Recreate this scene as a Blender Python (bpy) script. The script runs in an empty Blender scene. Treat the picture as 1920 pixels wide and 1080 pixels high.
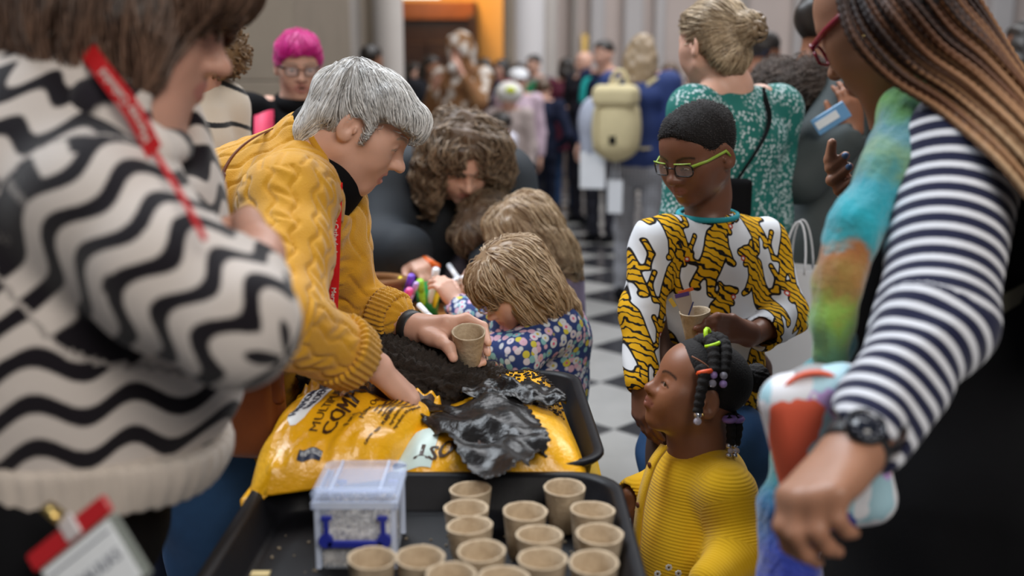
import bpy, math, random
import numpy as np
from mathutils import Vector, Matrix
PI = math.pi
rng = np.random.default_rng(7)
random.seed(7)
SC = bpy.context.scene
COL = SC.collection

# ------------------------------------------------------------------ camera, world, light, exposure
CAM_Z, PITCH, FPX = 1.336, math.radians(11.3), 35.0 / 36.0 * 1920
cam = bpy.data.cameras.new('camera'); cam.lens = 35; cam.sensor_width = 36; cam.clip_start = .05
cam_o = bpy.data.objects.new('camera', cam); COL.objects.link(cam_o)
cam_o.location = (0, 0, CAM_Z); cam_o.rotation_euler = (PI / 2 - PITCH, 0, 0)
cam.dof.use_dof = True; cam.dof.focus_distance = 1.86; cam.dof.aperture_fstop = 1.75; cam.dof.aperture_blades = 9
SC.camera = cam_o
SC.view_settings.view_transform = 'Standard'; SC.view_settings.look = 'None'
SC.view_settings.gamma = 1; SC.view_settings.use_curve_mapping = False
SC.view_settings.exposure = 0.06

w = bpy.data.worlds.new('nave_light'); SC.world = w; w.use_nodes = True
w.node_tree.nodes['Background'].inputs[0].default_value = (.80, .85, .95, 1)
w.node_tree.nodes['Background'].inputs[1].default_value = .13

def area(name, loc, target, size, power, color):
    l = bpy.data.lights.new(name, 'AREA'); l.shape = 'RECTANGLE'; l.size, l.size_y = size
    l.energy = power; l.color = color
    o = bpy.data.objects.new(name, l); COL.objects.link(o); o.location = loc
    o.rotation_euler = (Vector(target) - Vector(loc)).to_track_quat('-Z', 'Y').to_euler()
    return o
area('window_light_high', (-2.2, 3.4, 5.6), (0.1, 1.9, .9), (3.0, 3.0), 400, (.86, .93, 1.0))
area('crowd_fill_light', (2.5, 8.0, 7.5), (0.5, 9.0, 0), (7, 6), 760, (.95, .97, 1.0))  # added overhead fill to light the crowd, not a known window
area('window_light_south', (1.6, -2.0, 4.0), (0.2, 2.0, 1.0), (2.6, 2.2), 150, (1.0, .94, .86))
area('porch_lamp', (-.7, 14.6, 3.5), (-.6, 15.6, 1.8), (.5, .5), 50, (1.0, .55, .16))

# ------------------------------------------------------------------ pixel -> world
_F = np.array([0, math.cos(PITCH), -math.sin(PITCH)]); _U = np.array([0, math.sin(PITCH), math.cos(PITCH)])
def V(px, py, d):                      # point at depth d along the camera axis
    return np.array([0, 0, CAM_Z]) + d * (_F + np.array([1., 0, 0]) * (px - 960) / FPX + _U * (540 - py) / FPX)
def VZ(px, py, z):                     # point on the horizontal plane z
    r = _F + np.array([1., 0, 0]) * (px - 960) / FPX + _U * (540 - py) / FPX
    return np.array([0, 0, CAM_Z]) + r * (z - CAM_Z) / r[2]
def nrm(v):
    v = np.asarray(v, float); return v / (np.linalg.norm(v, axis=-1, keepdims=True) + 1e-12)
def frame(F, U=(0, 0, 1)):             # columns: right, forward, up
    F = nrm(F); X = nrm(np.cross(F, U)); return np.stack([X, F, np.cross(X, F)], 1)

# ------------------------------------------------------------------ objects
def tag(o, label=None, cat=None, group=None, kind=None):
    if label: o['label'] = label
    if cat: o['category'] = cat
    if group: o['group'] = group
    if kind: o['kind'] = kind
    return o
def empty(name, loc, label=None, cat=None, group=None):
    o = bpy.data.objects.new(name, None); COL.objects.link(o); o.location = [float(c) for c in loc]
    o.empty_display_size = .05
    return tag(o, label, cat, group)
def wloc(o):
    l = Vector((0, 0, 0))
    while o: l = l + o.location; o = o.parent
    return np.array(l)
def link(name, me, parent=None, label=None):
    o = bpy.data.objects.new(name, me); COL.objects.link(o)
    if parent is not None: o.parent = parent
    if label: o['label'] = label
    return o
def build(name, v, f, m, parent=None, smooth=True, attrs=None, label=None, uv=None):
    """v world coordinates, f (n,4)/(n,3) array or list of lists"""
    v = np.asarray(v, np.float64)
    if parent is not None: v = v - wloc(parent)
    me = bpy.data.meshes.new(name)
    if isinstance(f, np.ndarray):
        n, k = f.shape
        me.vertices.add(len(v)); me.vertices.foreach_set('co', v.astype(np.float32).ravel())
        me.loops.add(n * k); me.loops.foreach_set('vertex_index', f.astype(np.int32).ravel())
        me.polygons.add(n); me.polygons.foreach_set('loop_start', np.arange(0, n * k, k, dtype=np.int32))
        me.update(calc_edges=True); me.validate()
    else:
        me.from_pydata([tuple(x) for x in v], [], [list(q) for q in f])
    if smooth: me.polygons.foreach_set('use_smooth', np.ones(len(me.polygons), bool))
    for k_, a in (attrs or {}).items():
        a = np.asarray(a, np.float32)
        if a.ndim == 1:
            at = me.attributes.new(k_, 'FLOAT', 'POINT'); at.data.foreach_set('value', a)
        else:
            at = me.attributes.new(k_, 'FLOAT_VECTOR', 'POINT'); at.data.foreach_set('vector', a.ravel())
    for mm in (m if isinstance(m, (list, tuple)) else [m]): me.materials.append(mm)
    me.update()
    return link(name, me, parent, label)
class MB:                              # mesh builder
    def __init__(s): s.v = []; s.f = []
    def add(s, v, f):
        b = len(s.v); s.v += [tuple(map(float, x)) for x in v]; s.f += [[i + b for i in q] for q in f]; return s
    def box(s, c, h, R=None, bev=0.0):
        c = np.asarray(c, float); h = np.asarray(h, float); R = np.eye(3) if R is None else R
        if bev <= 0:
            v = [c + R @ (h * np.array(q)) for q in [(-1,-1,-1),(1,-1,-1),(1,1,-1),(-1,1,-1),(-1,-1,1),(1,-1,1),(1,1,1),(-1,1,1)]]
            return s.add(v, [(0,3,2,1),(4,5,6,7),(0,1,5,4),(1,2,6,5),(2,3,7,6),(3,0,4,7)])
        b = min(bev, min(h) * .9); vs = []; prof = []
        for z, ins in ((-h[2], b), (-h[2] + b, 0), (h[2] - b, 0), (h[2], b)):
            x, y = h[0] - ins, h[1] - ins; q = b * .6
            ring = [(x - q, -y), (x, -y + q), (x, y - q), (x - q, y), (-x + q, y), (-x, y - q), (-x, -y + q), (-x + q, -y)]
            prof.append([c + R @ np.array([a, bb, z]) for a, bb in ring])
        return s.loft(prof, True)
    def loft(s, rings, caps=True, closed=True):
        n = len(rings[0]); v = [p for r in rings for p in r]; f = []
        for i in range(len(rings) - 1):
            for j in range(n if closed else n - 1):
                k = (j + 1) % n; f.append((i*n + j, i*n + k, (i+1)*n + k, (i+1)*n + j))
        if caps: f.append(tuple(range(n - 1, -1, -1))); f.append(tuple((len(rings) - 1)*n + j for j in range(n)))
        return s.add(v, f)
    def tube(s, pts, r, n=8, caps=True, flat=1.0, up=None):
        pts = np.asarray(pts, float); r = np.broadcast_to(np.asarray(r, float), (len(pts),)); T = np.gradient(pts, axis=0); T = nrm(T)
        a = np.array([0, 0, 1.]) if up is None else np.asarray(up, float)
        if abs(T[0] @ nrm(a)) > .95: a = np.array([1., 0, 0])
        rings = []
        for i in range(len(pts)):
            x = nrm(np.cross(T[i], a)); y = np.cross(x, T[i]); a = y
            rings.append([pts[i] + r[i] * (math.cos(t) * x + flat * math.sin(t) * y) for t in np.arange(n) * 2 * PI / n])
        return s.loft(rings, caps)
    def lathe(s, c, prof, n=24, R=None, jit=None):
        c = np.asarray(c, float); R = np.eye(3) if R is None else R; rings = []
        for i, (r, z) in enumerate(prof):
            rings.append([c + R @ np.array([r * math.cos(t) * (1 + (jit(i, t) if jit else 0)), r * math.sin(t) * (1 + (jit(i, t) if jit else 0)), z]) for t in np.arange(n) * 2 * PI / n])
        return s.loft(rings, True)
    def sph(s, c, r, n=12, R=None):
        r = np.broadcast_to(np.asarray(r, float), (3,)); R = np.eye(3) if R is None else R
        prof = [(math.sin(t), -math.cos(t)) for t in np.linspace(.12, PI - .12, max(4, n // 2 + 1))]
        rings = [[np.asarray(c) + R @ (r * np.array([a * math.cos(q), a * math.sin(q), z])) for q in np.arange(n) * 2 * PI / n] for a, z in prof]
        return s.loft(rings, True)
    def build(s, name, m, parent=None, smooth=True, label=None, attrs=None):
        return build(name, s.v, s.f, m, parent, smooth, attrs, label)
def sheet(nu, nv, fn):                 # open grid fn(u,v)->xyz
    u, v = np.meshgrid(np.linspace(0, 1, nu), np.linspace(0, 1, nv), indexing='ij')
    P = fn(u.ravel(), v.ravel()); i = np.arange(nu * nv).reshape(nu, nv)
    f = np.stack([i[:-1, :-1], i[1:, :-1], i[1:, 1:], i[:-1, 1:]], -1).reshape(-1, 4)
    return P, f
def thick(P, f, t):                    # give a sheet thickness along its normals
    N = vnormals(P, f); n = len(P); Q = np.concatenate([P, P - N * t])
    e = {}
    for q in f:
        for a, b in zip(q, np.roll(q, -1)):
            if (b, a) in e: del e[(b, a)]
            else: e[(a, b)] = 1
    s = np.array([(b, a, a + n, b + n) for a, b in e]) if e else np.zeros((0, 4), int)
    return Q, np.concatenate([f, f[:, ::-1] + n, s])
def vnormals(v, f):
    n = np.cross(v[f[:, 2]] - v[f[:, 0]], v[f[:, -1]] - v[f[:, 1]]); N = np.zeros_like(v)
    for k in range(f.shape[1]):
        for c in range(3): N[:, c] += np.bincount(f[:, k], n[:, c], len(v))
    return nrm(N)

# ------------------------------------------------------------------ signed distance modelling
def smin(a, b, k):
    if k <= 0: return np.minimum(a, b)
    h = np.maximum(k - np.abs(a - b), 0) / k
    return np.minimum(a, b) - h * h * k * .25
def f_cap(a, b, ra, rb):
    a = np.asarray(a, float); ba = np.asarray(b, float) - a; L = max(float(ba @ ba), 1e-9)
    def fn(P):
        p = P - a; t = np.clip(p @ ba / L, 0, 1)
        return np.sqrt(((p - t[..., None] * ba) ** 2).sum(-1)) - (ra + (rb - ra) * t)
    return fn
def f_ell(c, r, R):
    c = np.asarray(c, float); r = np.asarray(r, float)
    def fn(P):
        q = (P - c) if R is None else (P - c) @ R
        k0 = np.sqrt(((q / r) ** 2).sum(-1)); k1 = np.sqrt(((q / r ** 2) ** 2).sum(-1))
        return k0 * (k0 - 1) / (k1 + 1e-9)
    return fn
def f_box(c, h, R, rd):
    c = np.asarray(c, float); h = np.asarray(h, float) - rd
    def fn(P):
        q = (P - c) if R is None else (P - c) @ R
        q = np.abs(q) - h
        return np.sqrt((np.maximum(q, 0) ** 2).sum(-1)) + np.minimum(q.max(-1), 0) - rd
    return fn
class S:
    def __init__(s): s.o = []
    def add(s, fn, c, r, k, m): s.o.append((fn, np.asarray(c, float), r, k, m)); return s
    def cap(s, a, b, ra, rb=None, k=.02, m='u'):
        rb = ra if rb is None else rb; a = np.asarray(a, float); b = np.asarray(b, float)
        return s.add(f_cap(a, b, ra, rb), (a + b) / 2, np.linalg.norm(b - a) / 2 + max(ra, rb), k, m)
    def chain(s, pts, rad, k=.02, m='u'):
        for i in range(len(pts) - 1): s.cap(pts[i], pts[i + 1], rad[i], rad[i + 1], k, m)
        return s
    def ell(s, c, r, R=None, k=.02, m='u'):
        r = np.broadcast_to(np.asarray(r, float), (3,)); return s.add(f_ell(c, r, R), c, float(max(r)), k, m)
    def box(s, c, h, R=None, rd=.01, k=.02, m='u'): return s.add(f_box(c, h, R, rd), c, float(np.linalg.norm(h)), k, m)
    def half(s, p, n, k=.004):             # cut away the side n points to
        p = np.asarray(p, float); n = nrm(n); return s.add(lambda P: (P - p) @ n, p, 1e9, k, 'i')
    def disp(s, fn): return s.add(fn, (0, 0, 0), 1e9, 0, 'd')
    def copy(s): t = S(); t.o = list(s.o); return t
    def eval(s, P):
        d = np.full(P.shape[:-1], 10.)
        for fn, c, r, k, m in s.o: d = s.apply(d, fn(P), k, m)
        return d
    @staticmethod
    def apply(d, e, k, m):
        if m == 'u': return smin(d, e, k)
        if m == 's': return -smin(-d, e, k)
        if m == 'i': return -smin(-d, -e, k)
        return d + e
    def grad(s, P, e=.002):
        d0 = s.eval(P); return d0, nrm(np.stack([s.eval(P + np.eye(3)[i] * e) - d0 for i in range(3)], -1))
    def mesh(s, h, lo=None, hi=None):
        us = [(c, r, k) for _, c, r, k, m in s.o if m == 'u']
        mn = np.min([c - r - k * .3 for c, r, k in us], 0) - 2 * h; mx = np.max([c + r + k * .3 for c, r, k in us], 0) + 2 * h
        if lo is not None: mn = np.maximum(mn, lo)
        if hi is not None: mx = np.minimum(mx, hi)
        B = 8; nb = np.ceil((mx - mn) / h / B).astype(int); n = nb * B + 1
        g = np.stack(np.meshgrid(*[np.arange(x) for x in nb], indexing='ij'), -1).reshape(-1, 3)
        cen = mn + (g * B + B / 2) * h; hd = B * h * .87
        def ev(P, cb, ext):
            d = np.full(P.shape[:-1], 10.)
            for fn, c, r, k, m in s.o:
                if r > 1e8: d = s.apply(d, fn(P), k, m); continue
                sel = np.nonzero(((cb - c) ** 2).sum(-1) < (r + ext + k + 2.5 * hd) ** 2)[0]
                if len(sel): d[sel] = s.apply(d[sel], fn(P[sel]), k, m)
            return d
        dc = ev(cen[:, None, :], cen, 0)[:, 0]
        act = np.nonzero(np.abs(dc) < hd * 1.7 + .006)[0]
        Vd = np.repeat(np.repeat(np.repeat(np.where(dc < 0, -1., 1.).reshape(nb).astype(np.float32), B, 0), B, 1), B, 2)
        Vd = np.pad(Vd, ((0, 1),) * 3, mode='edge')
        loc = np.stack(np.meshgrid(*[np.arange(B + 1)] * 3, indexing='ij'), -1).reshape(-1, 3)
        for i in range(0, len(act), 400):
            a = act[i:i + 400]; P = mn + (g[a][:, None, :] * B + loc[None]) * h
            d = ev(P, cen[a], hd).astype(np.float32)
            I = g[a][:, None, :] * B + loc[None]
            Vd[I[..., 0], I[..., 1], I[..., 2]] = d
        return nets(Vd, mn, h)
def nets(Vd, mn, h):
    Vd[0] = Vd[-1] = 1; Vd[:, 0] = Vd[:, -1] = 1; Vd[:, :, 0] = Vd[:, :, -1] = 1
    sg = (Vd < 0).astype(np.int8); c = np.zeros(np.array(sg.shape) - 1, np.int8)
    offs = [(i, j, k) for i in (0, 1) for j in (0, 1) for k in (0, 1)]
    sl = lambda o: tuple(slice(a, (None if a else -1)) for a in o)
    for o in offs: c += sg[sl(o)]
    ac = np.argwhere((c > 0) & (c < 8)); ids = np.full(c.shape, -1, np.int32); ids[tuple(ac.T)] = np.arange(len(ac))
    cv = np.stack([Vd[ac[:, 0] + o[0], ac[:, 1] + o[1], ac[:, 2] + o[2]] for o in offs], 1)
    pos = np.zeros((len(ac), 3)); cnt = np.zeros(len(ac))
    for a in range(8):
        for ax in range(3):
            if offs[a][ax]: continue
            b = offs.index(tuple(offs[a][q] + (q == ax) for q in range(3)))
            va, vb = cv[:, a], cv[:, b]; cr = (va < 0) != (vb < 0); t = np.where(cr, va / np.where(cr, va - vb, 1), 0)
            e = np.array(offs[a], float)[None] + t[:, None] * np.eye(3)[ax]
            pos += np.where(cr[:, None], e, 0); cnt += cr
    v = mn + (ac + pos / cnt[:, None]) * h; F = []
    for ax in range(3):
        s0 = [slice(1, -1)] * 3; s0[ax] = slice(0, -1); s1 = list(s0); s1[ax] = slice(1, None)
        A = sg[tuple(s0)]; Bq = sg[tuple(s1)]; e = np.argwhere(A != Bq); inside = A[tuple(e.T)] > 0
        off = np.ones(3, int); off[ax] = 0; e = e + off; u, w_ = (ax + 1) % 3, (ax + 2) % 3
        du = np.eye(3, dtype=int)[u]; dw = np.eye(3, dtype=int)[w_]
        q = np.stack([ids[tuple((e - du - dw).T)], ids[tuple((e - dw).T)], ids[tuple(e.T)], ids[tuple((e - du).T)]], 1)
        q[~inside] = q[~inside][:, ::-1]; F.append(q)
    F = np.concatenate(F); F = F[(F >= 0).all(1)]
    return v, F
def polycoord(P, pts):                 # nearest point on a polyline: arc length, angle, distance
    pts = np.asarray(pts, float); best = np.full(len(P), 1e9); s = np.zeros(len(P)); ang = np.zeros(len(P)); acc = 0
    d0 = nrm(pts[-1] - pts[0]); ref = nrm(np.cross(d0, (0.31, .2, .93)))
    for i in range(len(pts) - 1):
        a, b = pts[i], pts[i + 1]; ba = b - a; L = np.linalg.norm(ba); t = (P - a) @ ba / L ** 2
        if i > 0: t = np.maximum(t, 0)
        if i < len(pts) - 2: t = np.minimum(t, 1)
        q = P - a - t[:, None] * ba; d = np.linalg.norm(q, axis=1); m = d < best
        x = nrm(ref - (ref @ ba / L) * ba / L); y = np.cross(ba / L, x)
        best[m] = d[m]; s[m] = (acc + t * L)[m]; ang[m] = np.arctan2(q @ y, q @ x)[m]; acc += L
    return s, ang, best
def vnoise(P, seed=0, oct=2):          # smooth pseudo noise, -1..1
    r = np.random.default_rng(seed); out = np.zeros(P.shape[:-1]); amp = 1.
    for o in range(oct):
        for _ in range(4):
            k = r.normal(size=3) * (1.6 ** o); out += amp * np.sin(P @ k + r.uniform(0, 6.28)) * .4
        amp *= .55
    return out

# ------------------------------------------------------------------ materials
class N:
    def __init__(s, name):
        s.m = bpy.data.materials.new(name); s.m.use_nodes = True; s.t = s.m.node_tree; s.b = s.t.nodes['Principled BSDF']
    def n(s, typ, **kw):
        nd = s.t.nodes.new('ShaderNode' + typ)
        for k, v in kw.items():
            if k[0] == 'i' and k[1:].isdigit(): s.to(nd.inputs[int(k[1:])], v)
            else: setattr(nd, k, v)
        return nd
    def to(s, inp, v):
        if isinstance(v, bpy.types.NodeSocket): s.t.links.new(v, inp)
        elif isinstance(v, bpy.types.Node): s.t.links.new(v.outputs[0], inp)
        elif isinstance(v, (tuple, list)) and len(v) == 3 and inp.type == 'RGBA': inp.default_value = (*v, 1)
        else: inp.default_value = v
    def set(s, **kw):
        for k, v in kw.items(): s.to(s.b.inputs[k.replace('_', ' ')], v)
        return s
    def attr(s, name): return s.n('Attribute', attribute_name=name)
    def fac(s, name): return s.attr(name).outputs['Fac']
    def math(s, op, a, b=0., c=0.): return s.n('Math', operation=op, i0=a, i1=b, i2=c).outputs[0]
    def mix(s, f, a, b):
        nd = s.t.nodes.new('ShaderNodeMix'); nd.data_type = 'RGBA'
        s.to(nd.inputs[0], f); s.to(nd.inputs[6], a); s.to(nd.inputs[7], b); return nd.outputs[2]
    def ramp(s, f, stops, interp='LINEAR'):
        nd = s.n('ValToRGB'); s.to(nd.inputs[0], f); e = nd.color_ramp; e.interpolation = interp
        while len(e.elements) < len(stops): e.elements.new(.5)
        for el, (p, c) in zip(e.elements, stops): el.position = p; el.color = (*c, 1) if len(c) == 3 else c
        return nd.outputs[0]
    def coord(s, which='Object', scale=None):
        o = s.n('TexCoord').outputs[which]
        if scale is None: return o
        mp = s.n('Mapping'); s.to(mp.inputs[0], o); mp.inputs['Scale'].default_value = scale if isinstance(scale, tuple) else (scale,) * 3
        return mp.outputs[0]
    def noise(s, scale, detail=3., vec=None, rough=.55):
        nd = s.n('TexNoise'); nd.inputs['Scale'].default_value = scale; nd.inputs['Detail'].default_value = detail; nd.inputs['Roughness'].default_value = rough
        s.to(nd.inputs['Vector'], s.coord() if vec is None else vec); return nd.outputs['Fac']
    def vor(s, scale, vec=None, feature='F1', rand=1.):
        nd = s.n('TexVoronoi', feature=feature); nd.inputs['Scale'].default_value = scale; nd.inputs['Randomness'].default_value = rand
        s.to(nd.inputs['Vector'], s.coord() if vec is None else vec); return nd
    def step(s, a, edge, soft=.02):
        nd = s.n('MapRange'); s.to(nd.inputs[0], a); nd.inputs[1].default_value = edge - soft; nd.inputs[2].default_value = edge + soft; return nd.outputs[0]
    def bump(s, hgt, strength=.3, dist=.002):
        nd = s.n('Bump'); nd.inputs['Strength'].default_value = strength; nd.inputs['Distance'].default_value = dist; s.to(nd.inputs['Height'], hgt)
        s.to(s.b.inputs['Normal'], nd.outputs[0]); return s
def mat(name, c, rough=.6, metal=0., var=.12, nscale=30., bump=0., bscale=200., spec=None, sheen=0., **kw):
    q = N(name)
    nz = q.noise(nscale)
    c = tuple(c); q.set(Base_Color=q.mix(nz, tuple(x * (1 - var) for x in c), tuple(min(1, x * (1 + var)) for x in c)), Roughness=rough, Metallic=metal)
    if spec is not None: q.set(Specular_IOR_Level=spec)
    if sheen: q.set(Sheen_Weight=sheen, Sheen_Roughness=.5)
    if bump: q.bump(q.noise(bscale, 4), bump, .002)
    for k, v in kw.items(): q.to(q.b.inputs[k.replace('_', ' ')], v)
    return q.m
def srgb(r, g, b): return tuple((x / 255 / 12.92) if x / 255 <= .04045 else ((x / 255 + .055) / 1.055) ** 2.4 for x in (r, g, b))
def skin(name, c, lip, brow=(.03, .02, .015), rough=.45):
    q = N(name); v = q.noise(28, 4); v2 = q.noise(9, 2)
    base = q.mix(v, tuple(x * .86 for x in c), tuple(min(1, x * 1.12) for x in c))
    base = q.mix(q.math('MULTIPLY', v2, .35), base, (c[0] * 1.02, c[1] * .80, c[2] * .74))
    base = q.mix(q.math('MULTIPLY', q.fac('lip'), .8), base, lip)
    base = q.mix(q.math('MULTIPLY', q.fac('brow'), .9), base, brow)
    base = q.mix(q.math('MULTIPLY', q.fac('nail'), .7), base, (min(1, c[0] * 1.25), c[1] * 1.2, c[2] * 1.2))
    q.set(Base_Color=base, Roughness=rough, Subsurface_Weight=.12, Subsurface_Scale=.006, Specular_IOR_Level=.4)
    q.b.inputs['Subsurface Radius'].default_value = (1, .35, .2)
    q.bump(q.noise(420, 3), .12, .001); return q.m
def hairmat(name, c1, c2, rough=.42, scale=(60, 60, 6), aniso=.5):
    q = N(name); vec = q.coord('Object', scale)
    f = q.math('ADD', q.math('MULTIPLY', q.noise(2., 4, vec), .6), q.math('MULTIPLY', q.fac('hr'), .5))
    q.set(Base_Color=q.ramp(f, [(.2, c1), (.8, c2)]), Roughness=rough, Specular_IOR_Level=.5)
    q.bump(q.noise(3., 4, vec), .35, .002); return q.m
# ------------------------------------------------------------------ anatomy
class Head:
    """adult: chin -.112 .. crown .112, +Y = face; scaled by sc"""
    def __init__(s, c, R, sc=1., child=0, noseL=1., noseW=1., lip=1., gape=0., eye=.6, jaw=1., full=1., ears=1, neck=None, lod=0):
        s.c = np.asarray(c, float); s.R = R; s.sc = sc; s.child = child; s.o = dict(noseL=noseL, noseW=noseW, lip=lip, gape=gape, eye=eye, jaw=jaw, full=full, ears=ears, lod=lod)
    def T(s, p):
        p = np.array(p, float)
        if s.child: p[2] = p[2] * (.86 if p[2] < 0 else 1.02); p[1] *= .97
        return p
    def W(s, *p): return s.c + s.R @ (s.T(p) * s.sc)
    def L(s, P):
        q = (P - s.c) @ s.R / s.sc
        if s.child: q = q.copy(); q[:, 2] = np.where(q[:, 2] < 0, q[:, 2] / .86, q[:, 2] / 1.02); q[:, 1] /= .97
        return q
    def add(s, S_):
        o = s.o; sc = s.sc; R = s.R; W = s.W
        def E(p, r, k=.02, m='u', Rl=None): S_.ell(W(*p), np.array(r) * sc, R if Rl is None else R @ Rl, k * sc, m)
        def C(a, b, ra, rb=None, k=.012, m='u'): S_.cap(W(*a), W(*b), ra * sc, (ra if rb is None else rb) * sc, k * sc, m)
        j, fu = o['jaw'], o['full']
        E((0, -.014, .032), (.077, .096, .081)); E((0, .034, .034), (.062, .053, .062), .03)
        E((0, .030, -.032), (.059 * (.5 + .5 * fu), .054, .074), .03)
        for q in (-1, 1):
            C((q * .05 * j, .0, -.052), (q * .012, .058, -.092), .020 * fu, .016, .03)
            E((q * .034, .056, -.034), (.027 * fu, .026, .030), .03)
            C((q * .050, .050, -.006), (q * .058, .012, -.010), .014, .012, .03)
            if not s.child: C((q * .012, .083, .020), (q * .046, .066, .024), .0075, .008, .02)
            E((q * .032, .101, .003), (.020, .017, .012), .016, 's')
        E((0, .062, -.098), (.021 * j, .018, .016), .02)
        nl, nw = o['noseL'], o['noseW']
        C((0, .082, .014), (0, .088 + .016 * nl, -.022), .0075, .0095 * (.7 + .3 * nw), .014)
        E((0, .089 + .019 * nl, -.027), (.0115 * nw, .012, .0105), .01)
        for q in (-1, 1): E((q * .0125 * nw, .083 + .011 * nl, -.030), (.0085 * nw, .012, .008), .008)
        if not o['lod']:
            for q in (-1, 1): E((q * .0065 * nw, .092 + .012 * nl, -.0385), (.0035, .005, .004), .003, 's')
        E((0, .066, -.058), (.030, .026, .024), .02)
        lp, g = o['lip'], o['gape']
        for q in (-1, 1):
            C((q * .023, .077, -.060), (q * .004, .090 + .003 * lp, -.0535), .0035, .0058 * lp, .006)
            C((q * .022, .077, -.0615), (q * .004, .0885 + .003 * lp, -.0665 - g * .6), .0035, .0066 * lp, .006)
        if g > 0: E((0, .092, -.060 - g * .3), (.013 + g * .2, .022, .002 + g * .55), .004, 's')
        else:
            for q in (-1, 1): C((q * .023, .086, -.0603), (0, .099, -.0597), .0011, .0011, .003, 's')
        if not o['lod']:
            for q in (-1, 1):
                E((q * .0315, .0735, .003), (.0165, .0148, .0135), .006)
                e = o['eye']
                E((q * .0315, .0885, .0015), (.0135, .008, .0012 + .0050 * e), .0025, 's')
        if o['ears']:
            for q in (-1, 1):
                Rl = np.array(Matrix.Rotation(q * .38, 3, 'Z') @ Matrix.Rotation(-.22, 3, 'X'))
                E((q * .080, -.012, -.002), (.0075, .019, .032), .008, 'u', Rl)
                E((q * .079, -.009, -.024), (.007, .011, .012), .008)
                if not o['lod']:
                    E((q * .088, -.008, .003), (.0075, .0115, .021), .004, 's', Rl)
                    E((q * .081, -.013, .006), (.004, .006, .014), .003, 'u', Rl)
                    E((q * .084, .0035, -.006), (.004, .004, .008), .003)
        return s
    def paint(s, P, lipw=1., lash=1, brow=1):
        q = s.L(P); x, y, z = q.T; ax = np.abs(x); g = s.o['gape']; near = (ax < .09) & (y > .04) & (ax + np.abs(y) < .25)
        e = (x / .0255) ** 2 + ((z + .060 + g * .35) / (.0125 * lipw + g * .75)) ** 2
        lipm = np.clip((1.15 - e) * 4, 0, 1) * near * (y > .068)
        zb = .0285 - 14 * (ax - .033) ** 2 + (ax - .03) * .05
        br = np.clip(1.4 - np.abs(z - zb) / .0032, 0, 1) * (ax > .012) * (ax < .054) * near * brow
        zl = .0045 - 14 * (ax - .0315) ** 2
        if s.o['lod']: la = np.clip(1.5 - ((ax - .0315) / .014) ** 2 - (np.abs(z - .002) / .004) ** 2, 0, 1) * near
        else: la = np.clip(1.3 - np.abs(z - zl - .003 * s.o['eye'] + .002) / .0024, 0, 1) * (ax > .0155) * (ax < .050) * near * lash
        if g > 0: la = np.maximum(la, ((x / (.012 + g * .15)) ** 2 + ((z + .06 + g * .3) / (.002 + g * .5)) ** 2 < 1) * near * (y < .089))
        return {'lip': lipm, 'brow': np.maximum(br, la)}
    def eyes(s, parent, gaze=(0, 1, 0), m=None):
        for q in (-1, 1):
            c = s.W(q * .0315, .0735, .003); r = .0131 * s.sc; mb = MB(); mb.sph((0, 0, 0), 1, 16)
            v = np.array(mb.v); Rg = s.R @ frame(gaze); p = c + r * v @ Rg.T
            # pole of sphere along +Y of gaze frame: recompute axis angle
            a = np.arccos(np.clip(nrm(v)[:, 1], -1, 1))
            build('eye', p, [f for f in mb.f], m or M['eye'], parent, True, {'iris': a * (.72 if s.child else .9)})
_dirs = {}
def hand(S_, w, Fd, Pn, side='R', sc=1., curl=None, spread=.10, thumb=(.65, .75, .15), tcurl=(.25, .35), fat=1., k=.006, wristR=.022):
    """adds palm, four fingers and a thumb; returns finger tips for nail paint"""
    Fd = nrm(Fd); Pn = np.asarray(Pn, float); Pn = nrm(Pn - Fd * (Pn @ Fd)); T = np.cross(Fd, Pn) * (1 if side == 'R' else -1)
    w = np.asarray(w, float); P = lambda a, b, c=0.: w + sc * (T * a + Fd * b + Pn * c)
    curl = curl or [(.35, .45, .3)] * 4
    kn = [(.027, .088, .071), (.0085, .093, .079), (-.0105, .088, .073), (-.028, .078, .057)]
    tips = []
    for i, (a, b, L) in enumerate(kn):
        S_.cap(P(a * .62, .008), P(a, b * .98), wristR * .62 * sc * fat, .0118 * sc * fat, .016 * sc)
    S_.ell(P(.0, .048, .006), np.array([.034, .044, .0155]) * sc * fat, np.stack([T, Fd, Pn], 1), .014 * sc)
    S_.ell(P(.024, .034, .010), np.array([.015, .028, .014]) * sc * fat, np.stack([T, Fd, Pn], 1), .014 * sc)
    for i, (a, b, L) in enumerate(kn):
        p = P(a, b, 0); ang = 0.; sp = (1.2 - i) * spread; base = nrm(Fd + T * sp)
        r0 = (.0092 - .0012 * (i == 3)) * sc * fat; rr = [r0, r0 * .94, r0 * .86, r0 * .72]
        for j, (fr, cu) in enumerate(zip((.45, .31, .24), curl[i])):
            ang += cu; dr = nrm(base * math.cos(ang) + Pn * math.sin(ang)); q = p + dr * L * fr * sc
            S_.cap(p, q, rr[j], rr[j + 1], k * sc if j else .010 * sc); p = q
        tips.append((p, nrm(-Pn * math.cos(ang) + base * math.sin(ang)), dr, r0))
    d = nrm(T * thumb[0] + Fd * thumb[1] + Pn * thumb[2]); p = P(.018, .016, .006)
    ax = nrm(np.cross(d, nrm(Fd - T * .6 + Pn * .5))); rr = [.0135, .0115, .0105, .0082]
    for j, L in enumerate((.042, .033, .027)):
        if j: d = np.array(Matrix.Rotation(tcurl[j - 1], 3, Vector(ax)) @ Vector(d))
        q = p + d * L * sc; S_.cap(p, q, rr[j] * sc * fat, rr[j + 1] * sc * fat, k * sc if j else .014 * sc); p = q
    tips.append((p, nrm(T * .7 - Pn * .4), d, .0095 * sc))
    return tips
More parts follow.
